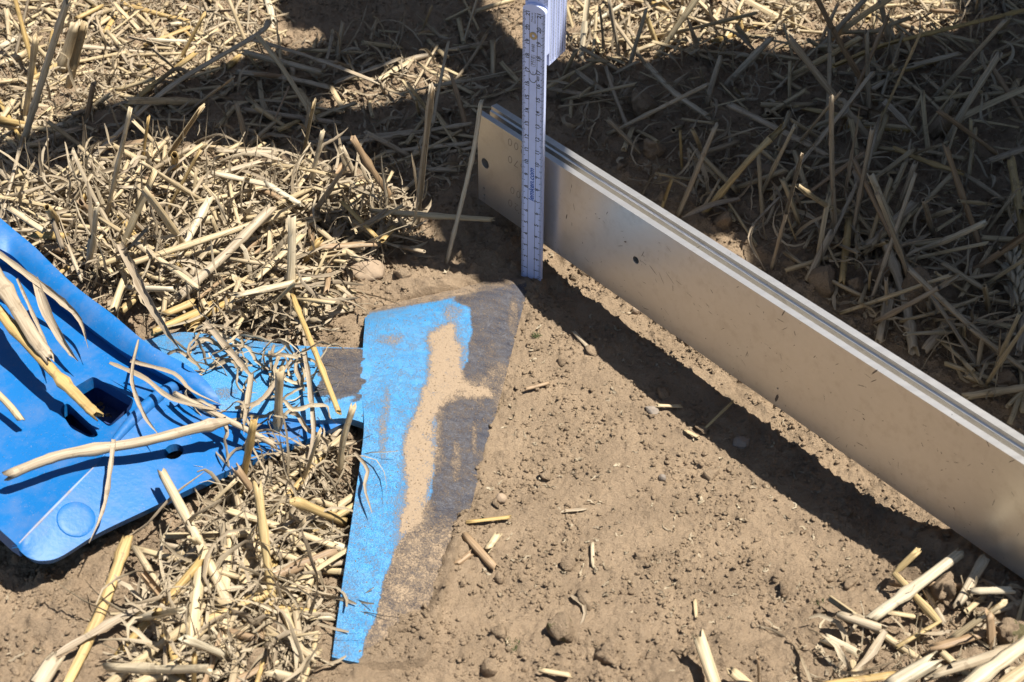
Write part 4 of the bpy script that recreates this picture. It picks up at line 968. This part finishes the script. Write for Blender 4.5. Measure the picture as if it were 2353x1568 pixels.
# moss tufts
for i, (px, py, r, lb) in enumerate(((1178, 1482, .45, 'tiny green moss tuft left of the mossy clod'), (1880, 1385, .4, 'tiny green moss tuft at the right rim of the hollow'), (1232, 772, .3, 'tiny green moss speck beside the wing tip'))):
    c = G(px, py, 0); c[2] = float(gh(c[0], c[1])); g = np.random.default_rng(90+i); V = []; F = []
    for k in range(90):
        a, q = g.uniform(0, 6.28), r*math.sqrt(g.random()); b = c+np.array([q*math.cos(a), q*math.sin(a), 0]); d = g.normal(0, .09, 3)+[0, 0, .14]; s = np.cross(d, g.normal(0, 1, 3)); s = s/np.linalg.norm(s)*.025
        j = len(V); V += [b-s, b+s, b+d]; F.append((j, j+1, j+2))
    tag(mk('moss_tuft', V, F, M_GREEN), lb, 'moss')

# ------------------------------------------------------------------ scattered straw pieces that can be counted
REG = {
 'heap': [(0,450),(300,380),(480,390),(760,430),(900,470),(960,560),(780,600),(760,725),(690,765),(400,728),(250,665),(130,590),(20,490)],
 'front': [(520,1120),(690,1025),(770,1000),(775,1150),(745,1300),(712,1490),(700,1568),(300,1568),(340,1440),(420,1300)],
 'farleft': [(0,0),(640,0),(620,90),(560,150),(330,220),(130,320),(0,400)],
 'band': [(130,330),(420,210),(640,120),(1180,20),(1190,240),(1080,260),(1080,440),(900,440),(500,350),(200,390),(20,440)],
 'shade': [(1290,130),(1500,20),(2353,20),(2353,960),(2200,870),(1900,680),(1780,560),(1560,470),(1300,310)],
 'corner': [(1860,1480),(2050,1420),(2210,1330),(2353,1390),(2353,1568),(1760,1568)],
 'topright': [(1270,0),(2353,0),(2353,40),(1900,80),(1500,110),(1290,110)]}
def sample_reg(name, n, g):
    poly = REG[name]; a = np.array(poly); lo = a.min(0); hi = a.max(0); out = []
    while len(out) < n:
        q = g.uniform(lo, hi, (n*2, 2))
        q = q[in_poly(q[:, 0], q[:, 1], poly)]
        # even per ground area: thin out the near part of the picture
        keep = g.random(len(q)) < ((1900-q[:, 1])/1900)**-0.0
        out += list(q[keep])
    return out[:n]
frag_meshes = {}
rg_ = np.random.default_rng(11)
def frag_mesh(col, k):
    key = (col, k)
    if key not in frag_meshes:
        L = 2.2+k*1.5; n = 6+k; pth = np.stack([np.linspace(-L/2, L/2, n), .02*L*np.sin(np.linspace(0, 3, n))*rg_.uniform(-1, 1), np.zeros(n)], 1)
        V, F, UV = stalk_geo(pth, rg_.uniform(.16, .29), rg_, sides=7); o = mk('straw_fragment', V, F, M_STRAW[col], uv=UV, origin=(0, 0, 0))
        frag_meshes[key] = o.data; bpy.data.objects.remove(o)
    return frag_meshes[key]
WORD = {'p': 'pale', 'y': 'golden', 'g': 'weathered', 'b': 'brown'}
LAND = [(40,60,'the top left corner'),(30,200,'the left picture edge'),(170,120,'the wide flattened stalk'),(300,60,'the top edge left'),(450,60,'the yellow straw at top left'),(560,60,'the top of the diagonal stalk'),(330,170,'the sunlit yellow stalk'),(60,360,'the very long stalk foot'),(250,330,'the shade band left end'),
 (60,500,'the end of the blue rib'),(180,560,'the blue rib'),(300,480,'the tall pale stalk'),(420,420,'the golden leaning stalk'),(400,640,'the rib where the stem begins'),(520,520,'the heap centre'),(620,420,'the heap back edge'),(560,700,'the far side of the stem'),(700,560,'the hollow ended stalk'),(720,470,'the bright white stalk'),(800,480,'the mossy stone'),(790,600,'the flat tan stone'),(700,700,'the stem end of the heap'),(880,500,'the level pale stalk'),
 (640,180,'the shaded bundle'),(760,60,'the deep shade at top'),(950,60,'the shade left of the rule'),(900,200,'the lit soil patch'),(1050,150,'the rule top left'),(760,320,'the band middle'),(1000,330,'the slim upright stalk'),(900,400,'the band near the heap'),
 (400,1330,'the jointed sloping stalk'),(470,1450,'the stout split stalk'),(400,1540,'the bottom left edge'),(580,1180,'the golden brown stalk'),(700,1080,'the inner wing corner'),(620,1320,'the broken weathered stalk'),(720,1250,'the wing left edge'),(620,1480,'the lower wing edge'),(720,1450,'the wing tail'),(540,1300,'the broad upright straw'),
 (1340,180,'the folding rule'),(1350,40,'the folded rule stack'),(1450,280,'the dark clod behind the rule'),(1520,420,'the short yellow stub'),(1560,120,'the yellow leaf sheath'),(1650,330,'the leaning stalk pair'),(1700,480,'the lit soil spot'),(1760,160,'the shade border stalk'),(1780,380,'the slim leaning stalk'),(1850,250,'the long left leaning stalk'),(1850,560,'the three dark clods left end'),(1930,400,'the jointed upright stalk'),(1980,140,'the bent over stalk'),(2000,620,'the three dark clods right end'),(2050,300,'the folded leaf'),(2080,480,'the split weathered straw'),(2150,380,'the straw with pale joint'),(2130,720,'the largest dark clod'),(2150,150,'the straw with hollow end'),(2200,260,'the pale ringed stalk'),(2200,560,'the slim pale straw'),(2240,760,'the yellow brown husk'),(2310,120,'the upper right corner'),(2310,400,'the greenish straw'),(2320,640,'the wheat ear'),(2320,860,'the right edge straw'),
 (1550,30,'the strip left part'),(1720,40,'the strip middle'),(1900,40,'the strip right of middle'),(2080,30,'the strip right part'),(2280,20,'the strip right end'),
 (1900,1520,'the bottom edge yellow straw'),(2000,1470,'the short weathered straw'),(2100,1420,'the zigzag straw'),(2200,1500,'the corner stalks'),(2280,1400,'the big edge clod'),(2230,1350,'the dark stalk below the straightedge')]
FR = [('heap', 85, 'ppgygb', .3, 2.4, 'the tangled heap behind the holder', 'short straw pieces in the heap', .25, 5),
 ('front', 42, 'pppgyb', .2, 1.2, 'the soil between holder and wing', 'short straw pieces before the holder', .25, 4),
 ('farleft', 42, 'ppgyg', .1, .5, 'the sunny ground at upper left', 'short straw pieces at upper left', .2, 5),
 ('band', 24, 'ggpb', .1, .8, 'the dark shade band behind the heap', 'short straw pieces in the shade band', .25, 5),
 ('shade', 34, 'gggpyb', .1, 1.4, 'the shaded stubble beyond the straightedge', 'short straw pieces in the shaded stubble', .3, 5),
 ('shade', 38, 'ggpgpb', .0, .4, 'the shaded stubble beyond the straightedge', 'short straw pieces in the shaded stubble', 1.0, 8),
 ('topright', 22, 'ppgy', .1, .5, 'the sunlit strip at the top right', 'short straw pieces in the sunlit strip', .3, 5),
 ('corner', 6, 'pgyb', .15, .8, 'the rubble at lower right', 'short straw pieces at lower right', .25, 4)]
for reg, cnt, cols, h0, h1, place, grp, steep, kmax in FR:
    for q in sample_reg(reg, cnt, rg_):
        hh = rg_.uniform(h0, h1); k = int(rg_.integers(3 if kmax > 5 else 0, kmax)); cl = cols[int(rg_.integers(len(cols)))]
        st = rg_.random() < steep; el = rg_.uniform(.35, 1.25) if st else rg_.normal(0, .14); p = G(q[0], q[1], hh)
        o = bpy.data.objects.new('straw_fragment', frag_mesh(cl, k)); COL.objects.link(o)
        o.location = Vector((p[0], p[1], p[2]+(abs(math.sin(el))*.5*(2.2+k*1.5)-.3 if st else 0)))*S; o.rotation_euler = (rg_.uniform(0, 6), -el, rg_.uniform(0, 6.28))
        size = 'long' if k > 4 else ('tiny' if k == 0 else ('stubby' if k == 1 else ('short' if k == 2 else 'middling')))
        near = min(LAND, key=lambda l: (l[0]-q[0])**2+(l[1]-q[1])**2)[2]
        tag(o, '%s %s straw piece %s %s' % (size, WORD[cl], 'standing near' if st else 'lying near', near), 'straw', 'short straw pieces strewn about')

# ------------------------------------------------------------------ uncountable litter: leaf shreds, chaff, soil crumbs
def litter(name, specs, label, cat, seed):
    """ribbons: specs = (region, count, len range, width range, height range, curl, lift)"""
    g = np.random.default_rng(seed); VV = []; QQ = []; UU = []; base = 0; K = 11
    for reg, cnt, (l0, l1), (w0, w1), (h0, h1), curl, lift in specs:
        q = np.array(sample_reg(reg, cnt, g)) if isinstance(reg, str) else np.array([r for r in reg])
        cnt = len(q); L = g.uniform(l0, l1, cnt)*g.uniform(.6, 1, cnt); wd = g.uniform(w0, w1, cnt)
        pos = GV(q); pos[:, 2] = HS(pos[:, 0], pos[:, 1])+g.uniform(h0, h1, cnt)*g.random(cnt)**.6
        yaw = g.uniform(0, 6.283, cnt); pit = g.normal(0, lift, cnt); kc = g.normal(0, curl, cnt); kd = g.normal(0, curl*.8, cnt)
        tw = g.uniform(0, 6.28, cnt); twr = g.normal(0, .35, cnt); pts = np.zeros((cnt, K, 3)); side = np.zeros((cnt, K, 3)); cur = pos.copy(); seg = L/(K-1)
        for i in range(K):
            d = np.stack([np.cos(yaw)*np.cos(pit), np.sin(yaw)*np.cos(pit), np.sin(pit)], 1)
            pts[:, i] = cur
            s0 = np.stack([-np.sin(yaw), np.cos(yaw), np.zeros(cnt)], 1); u0 = np.cross(d, s0)
            side[:, i] = s0*np.cos(tw)[:, None]+u0*np.sin(tw)[:, None]
            cur = cur+d*seg[:, None]; kc = kc+g.normal(0, curl*.35, cnt); kd = kd+g.normal(0, curl*.35, cnt)-pit*.12
            yaw = yaw+kc*.5; pit = np.clip(pit+kd*.45, -1.4, 1.4); tw = tw+twr
        pts += g.normal(0, .035, pts.shape); pts -= (pts.mean(1)-pos)[:, None, :]*.8
        fl_ = HS(pts[..., 0], pts[..., 1])+.05; pts[..., 2] = np.maximum(pts[..., 2], fl_)
        prof_ = np.sin(np.linspace(.25, math.pi-.15, K))**.6
        wv = wd[:, None]*prof_[None, :]*g.uniform(.8, 1.2, (cnt, K))
        nv = np.cross(side, np.gradient(pts, axis=1)); nv /= np.linalg.norm(nv, axis=2, keepdims=True)+1e-9
        A = pts-side*wv[..., None]*.5+nv*wv[..., None]*.22; B = pts; C_ = pts+side*wv[..., None]*.5+nv*wv[..., None]*.22
        V = np.stack([A, B, C_], 2).reshape(-1, 3); VV.append(V)
        lv = (np.arange(K)[None, :]*seg[:, None]); uv = np.stack([np.broadcast_to(np.array([0, .35, .7]), (cnt, K, 3)), np.repeat(lv[..., None], 3, 2)], -1).reshape(-1, 2); UU.append(uv)
        b0 = (np.arange(cnt)*K*3)[:, None, None]+(np.arange(K-1)*3)[None, :, None]+np.arange(2)[None, None, :]
        b0 = b0.ravel()+base; QQ.append(np.stack([b0, b0+1, b0+4, b0+3], 1)); base += len(V)
    o = mk_np(name, np.vstack(VV), np.vstack(QQ), M_LITTER, uv=np.vstack(UU)); return tag(o, label, cat, kind='stuff')
litter('leaf_litter', [
 ('heap', 1050, (4, 13), (.06, .30), (.2, 2.3), .36, .32), ('heap', 900, (1.2, 5), (.05, .20), (0, 1.6), .6, .5), ('heap', 110, (5, 14), (.12, .42), (1.2, 3.4), .5, .5), ('farleft', 90, (4, 10), (.09, .3), (.2, 1.6), .5, .45), ('front', 110, (4, 12), (.09, .34), (.6, 2.4), .5, .5), ('shade', 60, (4, 11), (.09, .3), (.6, 3.0), .5, .5),
 ('heap', 380, (3, 8), (.3, .5), (.3, 2.4), .25, .3),
 ('front', 430, (3, 11), (.06, .28), (.1, 1.6), .36, .32), ('front', 420, (1, 3), (.05, .22), (0, .8), .6, .4), ('front', 120, (3, 7), (.3, .5), (.2, 1.2), .25, .3),
 ('farleft', 600, (1.5, 6), (.07, .28), (0, .7), .4, .25), ('farleft', 1700, (.6, 2.2), (.08, .26), (0, .4), .5, .35),
 ('band', 360, (2, 8), (.07, .30), (0, 1.4), .45, .4), ('band', 700, (.7, 2.5), (.07, .25), (0, .5), .5, .35),
 ('shade', 560, (2, 10), (.07, .34), (0, 2.2), .45, .5), ('shade', 650, (.8, 3), (.06, .25), (0, .8), .5, .4),
 ('topright', 180, (1.5, 6), (.08, .3), (0, .7), .4, .3), ('topright', 600, (.7, 2.2), (.08, .26), (0, .3), .5, .35),
 ('corner', 45, (3, 8), (.08, .34), (.0, .9), .45, .35), ('corner', 70, (.7, 2.2), (.06, .22), (0, .5), .5, .35)],
 'tangled dry leaf shreds and chaff strewn between the straws', 'leaf litter', 21)
# the mass of small straws too many to pick out
def straw_mass(specs, seed):
    g = np.random.default_rng(seed); proto = []
    for k in range(14):
        L = g.uniform(2.0, 8.5); n_ = 6; pth = np.stack([np.linspace(-L/2, L/2, n_), .03*L*np.sin(np.linspace(0, 3, n_))*g.uniform(-1, 1), np.zeros(n_)], 1)
        proto.append(stalk_geo(pth, g.uniform(.10, .24), g, sides=6, nodes=False))
    VV = []; FF = []; UU = []; b = 0
    for reg, cnt, h0, h1, stp in specs:
        pos = GV(np.array(sample_reg(reg, cnt, g)))
        for p in pos:
            v, f, u = proto[int(g.integers(14))]; st = g.random() < stp; el = g.uniform(.3, 1.2) if st else g.normal(0, .2); ya = g.uniform(0, 6.28)
            c, s = math.cos(el), math.sin(el); q = np.stack([v[:, 0]*c-v[:, 2]*s, v[:, 1], v[:, 0]*s+v[:, 2]*c], 1)
            c, s = math.cos(ya), math.sin(ya); q = np.stack([q[:, 0]*c-q[:, 1]*s, q[:, 0]*s+q[:, 1]*c, q[:, 2]], 1)
            q = q+p+[0, 0, g.uniform(h0, h1)+(abs(math.sin(el))*1.0 if st else 0)]; VV.append(q); FF.append(np.array(f)+b); UU.append(u+[0, g.uniform(0, 40)]); b += len(v)
    o = mk_np('straw_debris', np.vstack(VV), np.vstack(FF), straw_mat('straw_debris', (0.60, 0.48, 0.30), (0.76, 0.62, 0.38), (0.52, 0.42, 0.29), per_island=True, transl=0.0), uv=np.vstack(UU))
    tag(o, 'countless small straw bits matted together on the ground', 'straw debris', kind='stuff')
straw_mass([('heap', 190, .2, 2.6, .12), ('front', 75, .1, 1.2, .12), ('farleft', 150, .05, .6, .08), ('band', 110, .05, .9, .15), ('shade', 240, .05, 1.6, .35), ('topright', 90, .05, .4, .2), ('corner', 8, .05, .6, .15)], 71)
# loose shreds caught on the blue stem
REG['stem'] = [(420,745),(660,760),(700,830),(690,960),(620,1010),(470,960),(430,860)]
def litter_on_stem():
    g = np.random.default_rng(33); 
    for q in []: pass
    V = []; F = []; UV = []; b = 0
    for a in sample_reg('stem', 95, g):
        up = 1 if a[1] < 838 else 0
        if not up and g.random() < .62: continue
        z = g.uniform(3.0, 4.3); p = P(a[0], a[1], z); d = np.array([g.normal(), g.normal(), g.normal()*.4]); d /= np.linalg.norm(d); pts = [p]
        for _ in range(13): d = d+g.normal(0, .33, 3)-[0, 0, (pts[-1][2]-3.4)*.15]; d /= np.linalg.norm(d); pts.append(pts[-1]+d*g.uniform(.2, .55))
        v, f, u = leaf_geo(catmull(pts, 24), g.uniform(.10, .28), g, fold=.4, twist=g.uniform(-4, 4))
        V.append(v); F += [tuple(i+b for i in q) for q in f]; UV.append(u); b += len(v)
    return tag(mk('leaf_litter', np.vstack(V), F, M_LITTER, uv=np.vstack(UV)), 'curly dry leaf shreds caught on the blue stem', 'leaf litter', kind='stuff')
litter_on_stem()
REG['pit'] = [(1250,720),(1350,680),(1600,850),(1950,1120),(2080,1280),(1990,1400),(1700,1480),(1300,1400),(1080,1440),(1100,1200),(1180,800)]
REG['view'] = [(-40,-30),(2400,-30),(2400,1600),(-40,1600)]
litter('chaff', [('pit', 170, (.35, 1.1), (.06, .20), (0, .06), .4, .15), ('view', 700, (.4, 1.3), (.06, .22), (0, .1), .4, .2)], 'small pale chaff flakes scattered on the bare soil', 'chaff', 22)

def crumbs(name, n, r0, r1, sub, regs, seed, mat, label):
    bm = bmesh.new(); bmesh.ops.create_icosphere(bm, subdivisions=sub, radius=1)
    bv = np.array([tuple(q.co) for q in bm.verts]); bf = np.array([[q.index for q in p.verts] for p in bm.faces]); bm.free()
    g = np.random.default_rng(seed)
    x = g.uniform(X0+2, X1-2, n*3); y = g.uniform(Y0+1, Y1-1, n*3)
    px, py = proj(np.stack([x, y, np.full_like(x, 1.5)], 1)); ok = (px > -60) & (px < 2420) & (py > -40) & (py < 1620)
    ok &= ~(in_poly(x, y, BPOLY) & (poly_dist(x, y, BPOLY) > .3) & ~in_poly(x, y, LAP))
    i = np.clip(((y-Y0)/CELL).astype(int), 0, NY-1); j = np.clip(((x-X0)/CELL).astype(int), 0, NX-1)
    ok &= g.random(len(x)) < np.clip(.48+.45*msk[i, j]+.25*(rough[i, j] > .7), .06, 1)
    x, y = x[ok][:n], y[ok][:n]; n = len(x)
    r = r0*(r1/r0)**(g.random(n)**2.2)
    defm = 1+g.normal(0, .28, (n, len(bv), 1)); sc = np.stack([r*g.uniform(.8, 1.4, n), r*g.uniform(.7, 1.2, n), r*g.uniform(.7, 1.1, n)], 1)
    a = g.uniform(0, 6.28, n); v = bv[None]*defm
    for _ in range(6):
        nn_ = g.normal(0, 1, (n, 3)); nn_ /= np.linalg.norm(nn_, axis=1, keepdims=True); hh_ = g.uniform(.35, .8, n)
        dd_ = np.einsum('nij,nj->ni', v, nn_); v = v-np.maximum(0, dd_-hh_[:, None])[..., None]*nn_[:, None, :]
    v = v*1.2*sc[:, None, :]
    c, s = np.cos(a)[:, None], np.sin(a)[:, None]; v = np.stack([v[..., 0]*c-v[..., 1]*s, v[..., 0]*s+v[..., 1]*c, v[..., 2]], -1)
    v += np.stack([x, y, gh(x, y)+r*.35], 1)[:, None, :]
    f = (bf[None]+(np.arange(n)*len(bv))[:, None, None]).reshape(-1, 3)
    return tag(mk_np(name, v.reshape(-1, 3), f, mat, smooth=False), label, 'soil crumbs', kind='stuff')
crumbs('soil_crumbs', 52000, .05, .17, 1, None, 51, M_CRUMB, 'fine loose soil crumbs covering the ground')
crumbs('soil_clods', 480, .15, .46, 2, None, 52, M_CRUMB, 'small loose clods strewn over the soil')

def blade_grains():
    g = np.random.default_rng(61); bm = bmesh.new(); bmesh.ops.create_icosphere(bm, subdivisions=1, radius=1)
    bv = np.array([tuple(q.co) for q in bm.verts]); bf = np.array([[q.index for q in p.verts] for p in bm.faces]); bm.free()
    w = np.clip(BSAND+.30, .012, 1.2); n = 5200; k = g.choice(len(BPTS), n, p=w/w.sum()); c = BPTS[k]+np.concatenate([g.uniform(-.09, .09, (n, 2)), np.zeros((n, 1))], 1)
    ok = ~in_poly(c[:, 0], c[:, 1], LAP); c = c[ok]; n = len(c)
    r = .011*(5.0**(g.random(n)**2.5)); v = bv[None]*(1+g.normal(0, .2, (n, 12, 1)))*r[:, None, None]*np.array([1, 1, .75])+c[:, None, :]
    f = (bf[None]+(np.arange(n)*12)[:, None, None]).reshape(-1, 3)
    tag(mk_np('sand_grains', v.reshape(-1, 3), f, M_CRUMB), 'loose sand grains lying on the blue wing', 'sand', kind='stuff')
blade_grains()

# ------------------------------------------------------------------ unseen blockers added overhead to throw the large shade (outside the picture)
ZO = 88.0
def up(px, py, z=2.4):
    p = P(px, py, z); k = (ZO-z)/TO_SUN.z; return (p[0]+TO_SUN.x*k, p[1]+TO_SUN.y*k)
def upw(x, y, z=2.4):
    k = (ZO-z)/TO_SUN.z; return (x+TO_SUN.x*k, y+TO_SUN.y*k)
def bline(s, off): q = a0[:2]+bd*s+bn*off; return upw(q[0], q[1], 2.4)
OUT = [up(-260,470),up(0,445),up(100,408),up(200,388),up(330,335),up(480,335),up(640,350),up(760,365),up(860,405),up(980,445),up(1060,508),up(1130,575),up(1190,615),
 bline(4.2, .6), bline(6.0, 5.0), bline(11.5, 5.0), up(1640,545), up(1695,528), up(1755,560), up(1790,640), bline(24, 5.0), bline(36, 5.0), bline(60, 4.5), bline(75, 4.5),
 up(3000,1300), up(3100,200), up(2700,20), up(2353,40), up(2150,85), up(2000,75), up(1850,120), up(1650,105), up(1450,155), up(1280,135), up(1210,110), up(1150,60), up(1110,-10), up(1090,-90),
 up(650,-90), up(663,0), up(668,34), up(700,63), up(758,76), up(774,92), up(735,116), up(640,132), up(560,150), up(450,190), up(330,230), up(200,270), up(100,320), up(0,340), up(-260,350)]
HOLE = [up(735,238), up(800,200), up(870,180), up(940,140), up(1040,135), up(1050,162), up(1095,185), up(1000,212), up(900,240), up(790,256)]
bm = bmesh.new(); es = []
for loop in (OUT, HOLE):
    vs = [bm.verts.new((x*S, y*S, ZO*S)) for x, y in loop]
    es += [bm.edges.new((vs[i], vs[(i+1) % len(vs)])) for i in range(len(vs))]
bmesh.ops.triangle_fill(bm, use_beauty=True, edges=es)
r = bmesh.ops.extrude_face_region(bm, geom=bm.faces[:]); bmesh.ops.translate(bm, verts=[g_ for g_ in r['geom'] if isinstance(g_, bmesh.types.BMVert)], vec=(0, 0, 0.03))
bmesh.ops.recalc_face_normals(bm, faces=bm.faces)
bmesh.ops.translate(bm, verts=bm.verts, vec=(-1.2, 0, 0))
fr = empty('shade_blocker', (120, 0, 0)); tag(fr, 'unseen blocker added outside the picture, shaped to throw the large shade', 'light blocker')
me = bpy.data.meshes.new('shade_plate'); bm.to_mesh(me); bm.free(); me.materials.append(M_BLOCKER)  # added plate, its outline drawn from the shade it has to cast
fo = bpy.data.objects.new('shade_plate', me); COL.objects.link(fo); fo.parent = fr
bx = [(x, y, z) for z in (25, 165) for x, y in ((105, -90), (230, -90), (230, 160), (105, 160))]
hp = mk('sky_blocker_side', [(x+(14 if z < 100 else 0)*(1 if x < 150 else -1), y, z) for x, y, z in bx], [(0, 3, 2, 1), (4, 5, 6, 7), (0, 1, 5, 4), (1, 2, 6, 5), (2, 3, 7, 6), (3, 0, 4, 7)], M_BLOCKER, fr, smooth=False); bevel(hp, 2.0, 3)  # box added out of view to keep sky light from the right off the shade
rb = mk('sky_blocker_rear', [(x, y, z) for z in (12, 62) for x, y in ((-90, 74), (104, 74), (104, 112), (-90, 112))], [(0, 3, 2, 1), (4, 5, 6, 7), (0, 1, 5, 4), (1, 2, 6, 5), (2, 3, 7, 6), (3, 0, 4, 7)], M_BLOCKER, fr, smooth=False); bevel(rb, 1.5, 3)  # box added behind the view to block low sky light

# ------------------------------------------------------------------ sub-parts move under the part they sit on
def under(root, host, names):
    for c in list(root.children):
        if c is not host and c.name.split('.')[0] in names: c.location = c.location-host.location; c.parent = host
under(share, flange, ('cast_boss', 'bolt_hole', 'worn_crease')); under(share, main, ('socket_pocket', 'socket_rim')); under(share, rib, ('rib_web',))
under(se, bar, ('scratch', 'pencil_number'))
seg0 = next(c for c in rule.children if c.name == 'rule_segment')
under(rule, seg0, ('scale_tick', 'scale_numeral', 'printed_lettering', 'conformity_mark', 'rivet'))
